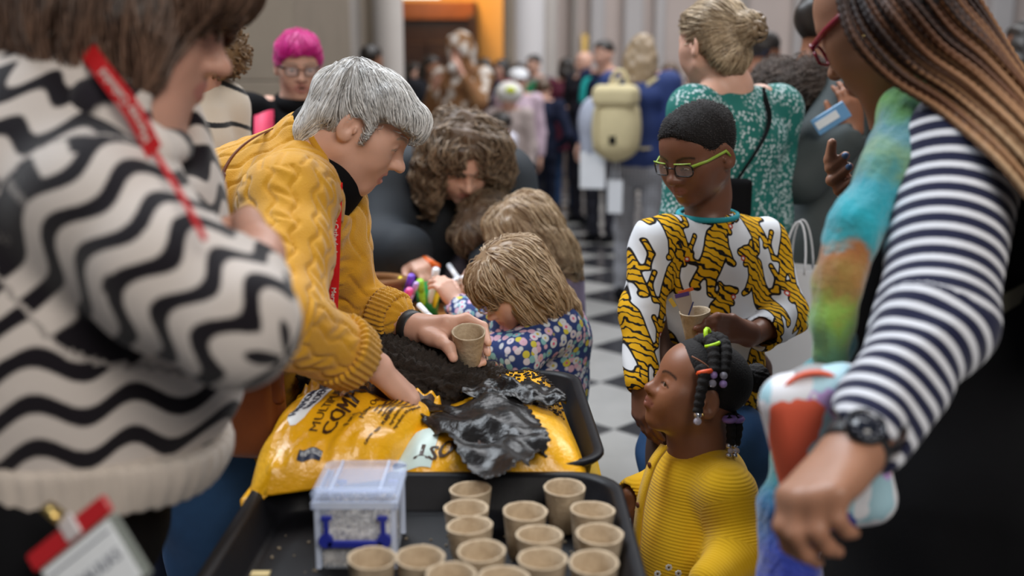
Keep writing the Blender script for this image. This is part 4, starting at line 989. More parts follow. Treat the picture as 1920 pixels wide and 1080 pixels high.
lanB = spline(D_((148, 70, 1.06), (190, 130, 1.015), (250, 210, .99), (290, 285, .985)), 24); rb = ribbon(lanB, np.tile([.75, -.2, .62], (24, 1)), .021).build('lanyard', M['lanyard'], Bp, False)
text('lettering', 'Mersey Cathedral', .014, lanfn(lanB[::-1], (-.75, .2, -.62), .012), M['lan_text'], rb, bold=.0003)
lb2 = spline(D_((290, 285, .985), (345, 375, .93), (385, 450, .90)), 20); ribbon(lb2, np.tile([.8, -.2, .5], (20, 1)), .006).build('lanyard', M['lanyard'], Bp, False)
# name badge hanging in front of her hips
bd = empty('name_badge', V(150, 1010, .94), 'clear name badge with a red top bar hanging in front of black trousers', 'badge')
X = nrm(V(210, 935, .93) - V(52, 1062, .95)); Zb = nrm(np.cross(X, np.cross(V(210, 935, .93) - V(260, 1070, .92), X))); Yb = nrm(np.cross(Zb, X)); Zb = np.cross(X, Yb)
Rb = np.stack([X, Yb, Zb], 1); bc_ = V(131, 1000, .94)
if Rb[2, 2] < 0: Rb = Rb @ np.diag([1, -1, -1])
W3 = lambda x, y, z: bc_ + Rb @ np.array([x, y, z])
MB().box(bc_, (.052, .003, .0095), Rb, .002).build('top_bar', mat('red_bar', (.50, .015, .02), .3), bd, False)
MB().box(W3(0.003, 0, -.044), (.050, .0014, .034), Rb, .001).build('sleeve', N('badge_sleeve').set(Base_Color=(.5, .55, .5), Alpha=.35, Roughness=.2).m, bd, False)
MB().box(W3(-.001, -.001, -.044), (.044, .0012, .031), Rb, .0005).build('card', M['white'], bd, False)
sg_ = -1 if Rb[1, 1] > 0 else 1
bt = lambda x0, z0: (lambda x, y, z: bc_ + np.stack([x + x0, (.0035 + z) * sg_, y + z0], 1) @ Rb.T)
for z_, t_, k_ in ((-.030, '', 0),): MB().box(W3(-.001, -.0028 * 1, z_ + .008), (.040, .0003, .0008), Rb).build('rule', M['inkblue'], bd, False)
text('lettering', 'W BAULKS', .016, bt(-.040, -.050), mat('grey_print', (.12, .13, .17), .5), bd)
mb = MB(); mb.box(W3(.006, -.004, .004), (.009, .002, .012), Rb, .002); mb.build('clip_tab', mat('clear_tab', (.6, .55, .55), .3), bd, False); MB().tube([W3(.004, -.004, .014), W3(-.004, -.004, .034)], .0085, 8, flat=.6).build('clip', M['brass'], bd)
# ------------------------------------------------------------------ boy in the tiger print top
C_ = person(V(1320, 700, 2.17), 'boy in green-rimmed glasses and a yellow tiger print top')
HC = Head(V(1308, 292, 2.10), frame((-.72, -.61, -.34)), .88, child=1, noseL=.85, noseW=1.25, lip=1.25, eye=.22, jaw=.95, full=1.06)
sC = S(); HC.add(sC); nkC = V(1326, 366, 2.165)
sC.cap(HC.W(0, -.03, -.05), nkC, .046, .050, .03); sC.cap(nkC, V(1327, 420, 2.168), .046, .048, .02); sC.ell(V(1325, 510, 2.18), (.085, .055, .10), None, .05); sC.cap(V(1325, 480, 2.17), V(1325, 700, 2.18), .07, .07, .04)
shr, elr, wrr = V(1232, 448, 2.12), V(1202, 590, 2.09), V(1203, 716, 2.02)
shl, ell_, wrl = V(1428, 448, 2.22), V(1474, 590, 2.17), V(1405, 632, 2.02)
for a, b, c in ((shr, elr, wrr), (shl, ell_, wrl)): sC.chain([V(1325, 475, 2.18), a + [0, 0, -.02], b, (b + c) / 2, c], [.04, .032, .028, .027, .021], .02)
tC = hand(sC, wrr, V(1206, 790, 2.0) - wrr, (.75, .5, .1), 'R', .80, [(.3, .35, .25), (.35, .4, .25), (.4, .4, .3), (.45, .4, .3)], .06, (.5, .85, .3), fat=1.05)
# left hand round the pot
for i, (a, m_, b) in enumerate((((1372, 598, 1.985), (1345, 594, 1.945), (1322, 601, 1.935)), ((1368, 609, 1.985), (1338, 606, 1.94), (1306, 616, 1.93)), ((1366, 620, 1.985), (1338, 620, 1.94), (1310, 630, 1.935)), ((1368, 632, 1.99), (1345, 636, 1.95), (1322, 642, 1.945)))):
    sC.cap(V(1402, 625, 2.015), V(*a), .018, .012, .014); r0 = .0088 - .0008 * (i == 3); sC.chain(D_(a, m_, b), [r0 * 1.1, r0, r0 * .82], .004); tC.append((V(*b), np.array([-.3, -.6, .6]), nrm(V(*b) - V(*m_)), r0))
sC.chain(D_((1395, 612, 2.02), (1362, 600, 2.02), (1330, 602, 2.02)), [.014, .011, .009], .008)
body(sC, .0032, SK['deep'], C_, [HC], tC); HC.eyes(C_, (0, .8, -.6))
cap, cv, cf, hrC = hair_cap(HC, [((0, -.018, .040), (.081, .099, .084), .02), ((0, .030, .062), (.063, .053, .047), .03)], .0042,
    mat('black_coils', (.010, .008, .008), .85, var=.6, nscale=220, bump=1., bscale=330, spec=.3), C_, noise=.0016, face_cut=[((0, .094, -.008), (.10, .074, .080), .014), ((.09, .012, -.03), (.03, .026, .045), .006), ((-.09, .012, -.03), (.03, .026, .045), .006), ((0, -.09, -.085), (.09, .06, .035), .008)])
s = cap; r = np.random.default_rng(3); p = pick(cv, 3000, 2); n_ = s.grad(p)[1]; mb = MB(); vs = []; fs = []
t1 = nrm(np.cross(n_, r.normal(size=n_.shape))); t2 = np.cross(n_, t1); k = len(p); rr = .0016
ring = [p + n_ * .001 + rr * t1, p + n_ * .001 - rr * .5 * t1 + rr * .87 * t2, p + n_ * .001 - rr * .5 * t1 - rr * .87 * t2, p + n_ * .0034]
v_ = np.stack(ring, 1).reshape(-1, 3); b = np.arange(k)[:, None] * 4; tri = np.concatenate([b + [0, 1, 3], b + [1, 2, 3], b + [2, 0, 3]]); o = build('hair_coils', v_, tri, M['black_coil2'] if 'black_coil2' in M else mat('coil_tips', (.022, .018, .018), .8), hrC); o['kind'] = 'stuff'
M['gl_black'] = mat('black_frame', (.01, .01, .012), .25); M['gl_green'] = mat('lime_frame', (.33, .50, .06), .3)
g = glasses(HC, C_, M['gl_black'], M['gl_green'], .0225, .0155, .0016, True, .103)
for q in (-1, 1): MB().tube([HC.W(q * (.0345 + x), .104 - .010 * (abs(.0345 + x) / .055) ** 2, .0195) for x in np.linspace(-.021, .021, 7)], .0016, 6).build('brow_bar', M['gl_green'], g)
# tiger print top
def tiger_sd(u, w):
    def cp(a, b, ra, rb):
        a = np.array(a); b = np.array(b); ba = b - a; q = np.stack([u, w], -1) - a; t = np.clip(q @ ba / (ba @ ba), 0, 1); return np.sqrt(((q - t[..., None] * ba) ** 2).sum(-1)) - ra - (rb - ra) * t
    d = cp((.006, .0), (-.002, .050), .0150, .0165)
    for a, b, ra, rb in (((-.005, .060), (-.012, .074), .0115, .0135), ((-.018, .080), (-.027, .080), .0075, .0055), ((-.014, .066), (-.022, .0615), .006, .0042), ((-.004, .086), (-.001, .091), .004, .003), ((-.010, .044), (-.021, .020), .0070, .0052), ((-.022, .018), (-.027, .016), .0050, .0045),
                         ((.009, .044), (.017, .014), .0070, .0052), ((.017, .012), (.011, .010), .0050, .0045), ((.002, -.002), (-.002, -.034), .0085, .0054), ((-.003, -.036), (-.008, -.037), .0050, .0045), ((.014, .0), (.023, -.026), .0080, .0054), ((.023, -.029), (.018, -.030), .0050, .0045),
                         ((.018, .006), (.033, .008), .0042, .0038), ((.033, .008), (.040, .028), .0038, .0036), ((.040, .028), (.033, .047), .0036, .0034)): d = smin(d, cp(a, b, ra, rb), .003)
    m = np.sqrt(((u + .0245) / 1.0) ** 2 + ((w - .0705) / .9) ** 2) - .0046
    return d, m
def tigers(u, w):
    best = np.full(u.shape, 9.); mo = np.full(u.shape, 9.); bx, by = .098, .150; ci = np.round(u / bx)
    for di in (-1, 0, 1):
        i = ci + di; off = np.where(i % 2 == 0, 0., .55) * by; j = np.floor((w - off) / by)
        for dj in (-1, 0):
            jj = j + dj; h = np.sin(i * 12.9 + jj * 78.2) * 43.7; h = h - np.floor(h); fl_ = np.where(h > .35, 1., -1.); a = (h - .5) * .35
            du = (u - i * bx) - (h - .5) * .012; dw = w - off - jj * by - .062; d, m = tiger_sd(fl_ * (du * np.cos(a) + dw * np.sin(a)) / 1.36, (dw * np.cos(a) - du * np.sin(a)) / 1.36); best = np.minimum(best, d); mo = np.minimum(mo, m)
    return best, mo
q = N('tiger_print'); d = q.fac('tsd'); ins = q.step(d, 0., .0006); wv = q.n('TexWave', wave_type='BANDS', bands_direction='DIAGONAL'); wv.inputs['Scale'].default_value = 23; wv.inputs['Distortion'].default_value = 5.5; wv.inputs['Detail'].default_value = 1.5; wv.inputs['Detail Scale'].default_value = 1.6
wv2 = q.coord('Object', (1, 1, 1.5)); q.to(wv.inputs[0], wv2)
blk = q.step(wv.outputs['Fac'], .80, .05); yel = q.mix(blk, (.74, .40, .012), (.014, .012, .012)); edge = q.step(q.math('ABSOLUTE', d), .0013, .0004)
colr = q.mix(ins, yel, (.72, .74, .78)); colr = q.mix(q.math('SUBTRACT', 1., edge), colr, (.014, .012, .012)); mm = q.fac('tmo'); colr = q.mix(q.math('SUBTRACT', 1., q.step(mm, 0., .0006)), colr, (.50, .05, .03)); colr = q.mix(q.math('SUBTRACT', 1., q.step(mm, -.0022, .0005)), colr, (.8, .8, .8))
q.set(Base_Color=colr, Roughness=.85, Specular_IOR_Level=.15); q.bump(q.noise(14, 3), .25, .006); M['tiger'] = q.m
s = S(); s.ell(V(1328, 476, 2.185), (.116, .080, .074), None, .04); s.cap(V(1327, 420, 2.165), V(1328, 446, 2.18), .056, .075, .03); s.ell(V(1328, 560, 2.19), (.122, .092, .16), None, .06); s.ell(V(1326, 700, 2.19), (.124, .100, .15), None, .06)
aL = [V(1390, 450, 2.20), shl + [0, 0, -.012], ell_, V(1432, 622, 2.075)]; aR = [V(1262, 450, 2.14), shr + [0, 0, -.012], elr, wrr]
s.chain(aL, [.055, .055, .046, .040], .025); s.chain(aR, [.055, .055, .044, .034], .025)
s.half(V(1325, 792, 2.1), (0, 0, -1)).cap(V(1326, 320, 2.165), V(1327, 412, 2.165), .055, .056, .004, 's'); s.cap(V(1440, 620, 2.085), V(1400, 634, 2.0), .030, .031, .003, 's'); s.cap(wrr, wrr * 2 - elr, .024, .026, .003, 's')
s.disp(lambda P: .0035 * np.sin(P[..., 2] * 55 + P[..., 0] * 60 + 2 * np.sin(P[..., 0] * 22)) * .6)
def atT(v):
    by = math.radians(14); u = (v[:, 0] - .42) * math.cos(by) + (v[:, 1] - 2.1) * math.sin(by); d, m = tigers(u + .02 * (v[:, 1] - 2.0), v[:, 2]); return {'tsd': d, 'tmo': m}
cloth(s, .0032, M['tiger'], C_, 'top', atT)
M['teal'] = mat('turquoise_rib', (.012, .30, .36), .8, bump=.3); t = np.linspace(0, 2 * PI, 33); nkF = nrm(nkC - HC.W(0, -.03, -.05)); Rn = frame((-.3, -1, 0), nkF)
MB().tube([V(1327, 400, 2.165) + np.array([.063 * math.cos(a), .062 * math.sin(a), -.002 + .006 * math.sin(a)]) for a in t], .0062, 8).build('neckband', M['teal'], C_)
legs(C_, V(1268, 860, 2.12), V(1390, 860, 2.2), M['denim'], M['black_cloth'], .075, (-.2, -1, 0), h=.008)
# brown coat over his arm
ct = S(); ct.chain(D_((1228, 600, 2.13), (1242, 680, 2.08), (1250, 850, 2.06), (1246, 1000, 2.06)), [.024, .036, .042, .050], .03); ct.chain(D_((1240, 690, 2.14), (1330, 700, 2.33), (1425, 690, 2.27), (1436, 880, 2.26)), [.03, .03, .026, .03], .03); ct.disp(lambda P: .006 * np.sin(P[..., 0] * 150 + 2 * np.sin(P[..., 2] * 18)))
o = cloth(ct, .006, mat('brown_coat_cloth', (.075, .035, .022), .85, bump=.2), None, 'coat'); tag(o, "brown coat hanging over the boy's arm and round his waist", 'coat')
p = V(1308, 612, 1.965); pot(p - [0, 0, .032], "brown fibre pot with a card tab held by the boy in the tiger print top", 1, (.10, -.12, 0), 'fibre pots')
tb = empty('plant_label', p, 'folded card plant label with purple and orange crayon standing in the boy\'s pot', 'label')
X, Z = nrm(V(1300, 560, 1.96) - V(1268, 556, 1.96)), nrm(V(1276, 545, 1.965) - V(1298, 600, 1.965)); cc = V(1287, 572, 1.962)
mb = MB(); mb.add([V(1284, 606, 1.96), V(1304, 602, 1.96), V(1294, 545, 1.958), V(1262, 553, 1.958), V(1284, 606, 1.962), V(1304, 602, 1.962), V(1294, 545, 1.960), V(1262, 553, 1.960)], [(0, 1, 2, 3), (7, 6, 5, 4), (0, 4, 5, 1), (1, 5, 6, 2), (2, 6, 7, 3), (3, 7, 4, 0)]); mb.build('card', mat('grey_card', (.42, .34, .28), .8), tb, False)
for nme, c_, a, b, w_ in (('purple_crayon', (.10, .05, .22), (1266, 556), (1292, 550), .008), ('orange_crayon', (.7, .13, .03), (1272, 550), (1300, 541), .007), ('navy_crayon', (.03, .04, .15), (1300, 566), (1288, 600), .0025), ('yellow_crayon', (.6, .38, .04), (1256, 560), (1266, 575), .008)):
    ribbon([V(*a, 1.9565), V(*b, 1.9565)], np.tile(nrm(np.cross(V(*b, 1.95) - V(*a, 1.95), (0, 1, 0))), (2, 1)), w_, .0006).build('crayon_mark', mat(nme, c_, .7), tb, False)

# ------------------------------------------------------------------ toddler in the yellow cardigan
Dp = person(V(1310, 900, 1.78), 'toddler in a mustard yellow cardigan with beaded braids and an afro puff')
HD = Head(V(1302, 734, 1.75), frame((-.93, -.12, .33)), .80, child=1, noseL=.72, noseW=1.1, lip=1.35, eye=.5, jaw=.95, full=1.16)
sD = S(); HD.add(sD); nkD = V(1312, 838, 1.775); sD.cap(HD.W(0, -.03, -.05), nkD, .042, .046, .03); sD.cap(nkD, V(1305, 1000, 1.78), .05, .07, .04)
sD.cap(V(1215, 905, 1.88), V(1180, 928, 1.86), .018, .016, .02)
tD = hand(sD, V(1186, 926, 1.862), (-.5, -.1, -.75), (.4, .4, -.4), 'R', .52, [(.5, .7, .5)] * 4, .06, (.5, .7, .3), fat=1.25)
body(sD, .003, SK['brown'], Dp, [HD], tD); HD.eyes(Dp, (-.45, 1, .05))
M['coil'] = mat('black_coil_hair', (.009, .007, .007), .8, var=.6, nscale=200, bump=1., bscale=300, spec=.35)
cap, cv, cf, hrD = hair_cap(HD, [((0, -.020, .038), (.081, .100, .082), .02), ((0, .012, .060), (.064, .055, .046), .03)], .0038, M['coil'], Dp,
    face_cut=[((0, .112, -.008), (.11, .073, .088), .006), ((.09, .010, -.030), (.03, .036, .045), .006), ((-.09, .010, -.030), (.03, .036, .045), .006), ((0, -.08, -.085), (.09, .06, .035), .008)])
# thin parting lines on the scalp: shaved hair gap as a raised scalp strip
ribbon(spline([cap_p for cap_p in D_((1297, 668, 1.683), (1318, 680, 1.672), (1338, 696, 1.668))], 10), np.tile([.2, -.3, .9], (10, 1)), .0022, .0014).build('parting', SK['brown'], hrD)
def braid(pts, r, parent, m, n=60, name='braid', step=.012, taper=.75):
    P = spline(pts, n); L = np.concatenate([[0], np.cumsum(np.linalg.norm(np.diff(P, axis=0), axis=1))]); rr = r * (1 + .22 * np.abs(np.sin(PI * L / step)) - .1) * np.linspace(1, taper, n)
    return MB().tube(P, rr, 8).build(name, m, parent)
M['bead'] = N('clear_bead').set(Base_Color=(.75, .72, .85), Roughness=.08, Transmission_Weight=.6, IOR=1.45).m; M['bead_s'] = mat('silver_bead', (.7, .68, .75), .15, .9); M['bead_p'] = mat('lilac_bead', (.42, .28, .62), .25)
M['el_g'] = mat('lime_elastic', (.45, .75, .01), .5); M['el_o'] = mat('orange_elastic', (.85, .10, .02), .5); M['el_p'] = mat('purple_elastic', (.30, .17, .50), .4)
def bead(p, r, m, parent=Dp): return MB().sph(p, r, 12).build('bead', m, parent)
def elastic(p, d, r, w_, m): return MB().tube([p + r * (math.cos(a) * nrm(np.cross(d, (0, 1, .1))) + math.sin(a) * nrm(np.cross(np.cross(d, (0, 1, .1)), d))) for a in np.linspace(0, 2 * PI, 17)], w_, 6).build('hair_elastic', m, Dp)
braid(D_((1318, 640, 1.73), (1332, 640, 1.70), (1338, 662, 1.68), (1340, 698, 1.665)), .0125, hrD, M['coil'], 40); braid(D_((1322, 636, 1.74), (1350, 638, 1.71), (1360, 660, 1.685), (1357, 700, 1.668)), .0135, hrD, M['coil'], 40)
MB().sph(V(1322, 640, 1.735), (.022, .022, .014), 14).build('top_knot', M['coil'], hrD)
elastic(V(1328, 630, 1.715), np.array([.6, -.3, .2]), .012, .0042, M['el_g']); elastic(V(1336, 646, 1.69), np.array([.3, -.2, -1]), .011, .0034, M['el_g'])
for px, py, m_ in ((1338, 703, 'bead_p'), (1336, 719, 'bead'), (1357, 704, 'bead'), (1356, 720, 'bead_p')): bead(V(px, py, 1.664), .0068, M[m_])
braid(D_((1312, 690, 1.672), (1320, 704, 1.660), (1314, 738, 1.655), (1308, 774, 1.655)), .0110, hrD, M['coil'], 44); elastic(V(1321, 698, 1.664), np.array([.2, -.4, -1]), .0105, .0045, M['el_o'])
for py, m_ in ((778, 'bead_s'), (790, 'bead')): bead(V(1308, py, 1.652), .0068, M[m_])
s = S(); s.ell(V(1418, 708, 1.77), (.024, .024, .025), None).cap(V(1418, 708, 1.77), V(1385, 706, 1.77), .012, .020, .01); v, f = s.mesh(.003); nn = vnormals(v, f); v = v + nn * (.0014 * vnoise(v * 500, 3, 2))[:, None]; build('afro_puff', v, f, M['coil'], hrD)
for dx, dd in ((0, 0), (14, .01)):
    braid(D_((1362 + dx * .6, 775, 1.74 + dd), (1370 + dx, 795, 1.71 + dd), (1370 + dx * .7, 835, 1.70 + dd)), .0095, hrD, M['coil'], 36); elastic(V(1368 + dx, 786, 1.71 + dd), np.array([.1, 0, -1]), .009, .0048, M['el_p'])
    for k in range(3): bead(V(1366 + dx * .8 + 4 * (k % 2), 836 + 9 * k, 1.698 + dd), .0052, M['bead_s' if k % 2 == 0 else 'bead'])
MB().sph(HD.W(-.088, .0, -.03), .0028, 8).build('earring', M['brass'], Dp)
s = S(); s.ell(V(1312, 885, 1.79), (.078, .085, .060), None, .03); s.ell(V(1305, 980, 1.79), (.098, .098, .115), None, .06); s.ell(V(1300, 1090, 1.78), (.112, .112, .13), None, .06)
aN = [V(1340, 890, 1.73), V(1362, 925, 1.69), V(1386, 1035, 1.665), V(1330, 1090, 1.615)]; aF = [V(1275, 880, 1.85), V(1250, 910, 1.90), V(1190, 926, 1.865)]
s.chain(aN, [.044, .047, .041, .034], .025); s.chain(aF, [.04, .042, .034], .02)
s.cap(HD.W(0, -.03, -.05), nkD + [-.004, -.004, -.012], .046, .050, .004, 's'); s.cap(V(1190, 926, 1.865), V(1170, 935, 1.85), .024, .026, .003, 's'); s.half((0, 0, .36), (0, 0, -1))
q = N('yellow_cardigan_knit'); nz = q.noise(16, 3); q.set(Base_Color=q.mix(nz, (.66, .35, .006), (.82, .48, .012)), Roughness=.9, Specular_IOR_Level=.12, Sheen_Weight=.25); wv = q.math('SINE', q.fac('rib')); q.bump(q.math('ADD', wv, q.math('MULTIPLY', q.noise(500, 2), 1.2)), .3, .0012); M['cardi'] = q.m
M['cardi_rib'] = knit('cardigan_rib', (.70, .385, .008), 400, None, .8)
def atD(v):
    sa, aa, da = polycoord(v, aN); tz = v[:, 2]; m = (da < .052) & (sa > .02); return {'rib': np.where(m, sa, tz) * 2 * PI / .0052}
cloth(s, .0034, M['cardi'], Dp, 'cardigan', atD, lambda v, a: .0005 * np.sin(a['rib'] * 0))
t = np.linspace(0, 2 * PI, 41); ring = np.array([nkD + [-.004 + .056 * math.cos(a), .053 * math.sin(a), -.010 + .016 * math.cos(a) + .004] for a in t]); MB().tube(ring, .0085 , 10, flat=1.3).build('neckband', M['cardi_rib'], Dp)
pl = spline(D_((1246, 836, 1.745), (1222, 872, 1.725), (1202, 940, 1.715), (1192, 1030, 1.715)), 20); ribbon(pl, np.tile([.45, -.85, .1], (20, 1)), .018, .006).build('button_band', M['cardi_rib'], Dp)
for i in (6, 13): MB().lathe(pl[i] + [-.006, -.006, 0], [(.0005, -.001), (.005, -.001), (.005, .001), (.0005, .001)], 12, frame((0, 0, 1), (.9, .4, 0))).build('button', M['leather2'], Dp)
M['daisy'] = mat('white_thread', (.75, .72, .70), .8); 
for px, py in ((1254, 1064), (1272, 1075), (1233, 1076)):
    c = V(px, py, 1.648); mb = MB()
    for k in range(7): mb.sph(c + [.004 * math.cos(k * .9), 0, .004 * math.sin(k * .9)], (.0022, .001, .0022), 6)
    fo = mb.build('embroidered_daisy', M['daisy'], Dp); MB().sph(c + [0, -.001, 0], .0018, 6).build('daisy_eye', M['navy_cloth'], fo)
legs(Dp, np.array([.315, 1.67, .38]), np.array([.325, 1.79, .38]), M['navy_cloth'], M['black_cloth'], .055, (-1, 0, 0), h=.01)

# ------------------------------------------------------------------ woman with braids, striped sleeve and felted scarf
E_ = person(V(1830, 900, 1.48), 'woman with long ombre braids, navy striped sleeves and black pinafore dress at the right edge')
HE = Head(V(1656, 34, 1.42), frame((-.54, .63, -.55)), .95, noseW=1.2, noseL=.9, lip=1.25, eye=.35, full=1.04)
sE = S(); HE.add(sE); nkE = V(1735, 215, 1.46); sE.cap(HE.W(0, -.03, -.05), nkE, .054, .062, .03); sE.chain([nkE, V(1810, 420, 1.48), V(1840, 800, 1.48)], [.07, .11, .12], .05)
shE, elE, wrE = V(1795, 290, 1.34), V(1752, 610, 1.20), V(1598, 850, 1.075)
sE.chain([V(1770, 250, 1.42), shE, elE, (elE + wrE) / 2, wrE], [.05, .045, .036, .034, .028], .03)
tE = hand(sE, wrE, V(1525, 925, 1.03) - wrE, (.72, .35, -.55), 'L', 1.0, [(.75, .75, .5), (.85, .8, .5), (.95, .85, .5), (1.0, .9, .5)], .04, (.35, .9, .35), fat=1.10, wristR=.030)
wr2 = V(1620, 420, 1.66); sE.chain(D_((1700, 330, 1.62), (1670, 500, 1.68)) + [wr2], [.05, .04, .026], .02)
for a, b, c in (((1572, 330), (1556, 300), (1560, 268)), ((1578, 330), (1558, 315), (1585, 292)), ((1582, 345), (1560, 338), (1592, 313)), ((1590, 362), (1574, 356), (1600, 338))):
    sE.cap(V(1606, 385, 1.665), V(*a, 1.66), .018, .0115, .012); sE.chain([V(*a, 1.66), V(*b, 1.645), V(*c, 1.635)], [.0105, .0098, .0078], .004); tE.append((V(*c, 1.635), np.array([-.3, -.7, .6]), nrm(V(*c, 1.635) - V(*b, 1.645)), .0098))
body(sE, .0036, SK['tan'], E_, [HE], tE); HE.eyes(E_, (0, .9, -.4))
M['nailp'] = mat('blue_nail_polish', (.12, .22, .42), .15)
for c, b in (((1585, 292), (1558, 315)), ((1592, 313), (1560, 338))): MB().sph(V(*c, 1.628), (.0062, .004, .0055), 10).build('nail', M['nailp'], E_)
M['gl_red'] = mat('red_frame', (.22, .006, .025), .25); glasses(HE, E_, M['gl_red'], M['gl_red'], .023, .0175, .0024, True, .103)
t = np.linspace(0, 2 * PI, 21); ec = HE.W(-.083, -.004, -.045); MB().tube([ec + [.010 * math.cos(a), .004 * math.cos(a), .012 * math.sin(a)] for a in t], .0013, 6).build('hoop_earring', M['brass'], E_)
cap, cv, cf, hrE = hair_cap(HE, [((0, -.022, .036), (.079, .101, .080), .02), ((-.045, -.06, -.01), (.04, .05, .05), .03), ((0, .03, .056), (.062, .048, .040), .02)], .006, mat('dark_roots', (.012, .008, .008), .6, bump=.4), E_, face_cut=[((.02, .095, -.03), (.12, .062, .075), .01)])
q = N('ombre_braids'); s_ = q.math('ADD', q.fac('sv'), q.math('MULTIPLY', q.math('SUBTRACT', q.fac('hr'), .5), .30)); q.set(Base_Color=q.ramp(s_, [(.0, (.014, .009, .010)), (.20, (.040, .020, .015)), (.38, (.15, .060, .025)), (.58, (.36, .19, .09)), (.82, (.48, .33, .19)), (1, (.52, .40, .26))]), Roughness=.55, Specular_IOR_Level=.35); q.bump(q.noise(600, 2), .5, .001); M['ombre'] = q.m
lo_ = D_((1566, -70, 1.345), (1570, 10, 1.332), (1592, 82, 1.322), (1660, 152, 1.315), (1758, 212, 1.28), (1885, 325, 1.20), (1985, 480, 1.18), (2010, 640, 1.18)); up_ = D_((1700, -170, 1.44), (1740, -130, 1.45), (1775, -80, 1.45), (1812, -20, 1.45), (1850, 40, 1.44), (1925, 160, 1.42), (2040, 330, 1.40), (2090, 520, 1.40))
r = random.Random(21)
for i in range(110):
    t = (i + .5) / 84 if i < 84 else r.random(); t = t ** 1.0; layer = -.030 * math.sin(PI * min(1, t * 1.1)) - (.0 if i < 84 else .010) + r.uniform(-.004, .004); jit = r.uniform(-.03, .03)
    P = spline([a * (1 - min(1, max(0, t + jit * k * .35))) + b * min(1, max(0, t + jit * k * .35)) + np.array([0, layer * 2.0 * min(1, k / 2) , .0]) for k, (a, b) in enumerate(zip(lo_, up_))], 130)
    L = np.concatenate([[0], np.cumsum(np.linalg.norm(np.diff(P, axis=0), axis=1))]); rd = .0033 * (1 + .24 * np.sin(2 * PI * L / .0115 + i)) * r.uniform(.85, 1.15)
    mb = MB().tube(P, rd, 6); n_ = len(mb.v); mb.build('braid', M['ombre'], hrE, True, None, {'sv': np.repeat(L / L[-1], 6), 'hr': np.full(n_, r.random())})
# dress and sleeve
s = S(); s.chain(D_((1760, 235, 1.47), (1815, 400, 1.49), (1835, 650, 1.49), (1850, 900, 1.49)), [.09, .165, .172, .205], .06); s.ell(V(1690, 520, 1.44), (.09, .10, .22), None, .06); s.cap(V(1850, 900, 1.49), V(1850, 900, 1.49) * [1, 1, 0] + [0, 0, .35], .205, .27, .05); s.half((0, 0, .33), (0, 0, -1)); s.disp(lambda P: .006 * np.sin(P[..., 0] * 42 + 2 * np.sin(P[..., 2] * 9)) * np.clip((1.0 - P[..., 2]) * 2, 0, 1))
cloth(s, .009, M['black_cloth'], E_, 'pinafore_dress')
armE = [V(1760, 258, 1.42), shE, elE, V(1626, 806, 1.103)]
s = S(); s.chain(armE, [.080, .086, .064, .047], .03); s.ell(V(1790, 272, 1.40), (.10, .09, .06), None, .04); s.cap(V(1622, 812, 1.10), wrE * 2 - elE, .040, .04, .003, 's'); s.disp(lambda P: .0045 * np.sin(60 * (P[..., 0] * -.5 + P[..., 2]) + 2 * np.sin(P[..., 1] * 40)) * np.clip(1.15 - P[..., 2], 0, .2) * 5)
s.cap(HE.W(0, -.03, -.05), nkE, .070, .075, .01, 's')
def atE(v):
    sa, aa, da = polycoord(v, armE); return {'ph': sa / .0232 + .15 * np.sin(aa)}
cloth(s, .0045, stripes('navy_breton', (.012, .014, .045), (.66, .67, .72), .40, .05, fuzz=.25), E_, 'sleeve', atE)
legs(E_, V(1820, 900, 1.42) * [1, 1, 0] + [0, 0, .5], V(1860, 900, 1.58) * [1, 1, 0] + [0, 0, .5], M['black_cloth'], M['black_cloth'], .06, (-.7, .7, 0), seat=False)
# scarf
q = N('felted_scarf'); f_ = q.math('ADD', q.fac('sv'), q.math('MULTIPLY', q.math('SUBTRACT', q.noise(22, 4), .5), .22)); q.set(Base_Color=q.ramp(f_, [(.22, (.06, .20, .20)), (.32, (.19, .46, .06)), (.41, (.11, .30, .10)), (.48, (.05, .19, .24)), (.56, (.14, .28, .17)), (.62, (.02, .26, .33)), (.71, (.0, .33, .42)), (.765, (.02, .28, .33)), (.80, (.34, .12, .03)), (.86, (.30, .19, .04)), (.92, (.20, .38, .05)), (1., (.10, .30, .16))]), Roughness=.95, Sheen_Weight=.5); q.bump(q.noise(150, 4), .9, .004); M['felt'] = q.m
q = N('felted_scarf_tail'); f_ = q.math('ADD', q.fac('sv'), q.math('MULTIPLY', q.math('SUBTRACT', q.noise(22, 4), .5), .15)); q.set(Base_Color=q.ramp(f_, [(.0, (.10, .32, .36)), (.3, (.06, .28, .30)), (.5, (.02, .25, .16)), (.72, (.01, .10, .25)), (.85, (.01, .03, .28)), (1, (.01, .02, .24))]), Roughness=.95, Sheen_Weight=.5); q.bump(q.noise(150, 4), 1., .004); M['felt2'] = q.m
sf = empty('scarf', V(1600, 500, 1.28) * [1, 1, 0] + [0, 0, .9], 'long felted scarf in green, turquoise and orange around the braided woman', 'scarf')
sp = D_((1850, 190, 1.50), (1775, 172, 1.41), (1712, 215, 1.36), (1668, 320, 1.32), (1604, 430, 1.29), (1574, 520, 1.28), (1561, 600, 1.28), (1556, 665, 1.29)); sc_ = S(); sc_.chain(sp, [.045, .048, .043, .037, .034, .029, .025, .023], .02); L_ = sum(np.linalg.norm(np.diff(sp, axis=0), axis=1))
cloth(sc_, .005, M['felt'], sf, 'front_length', lambda v: {'sv': polycoord(v, sp)[0] / L_}, lambda v, a: .002 * vnoise(v * 90, 4, 2))
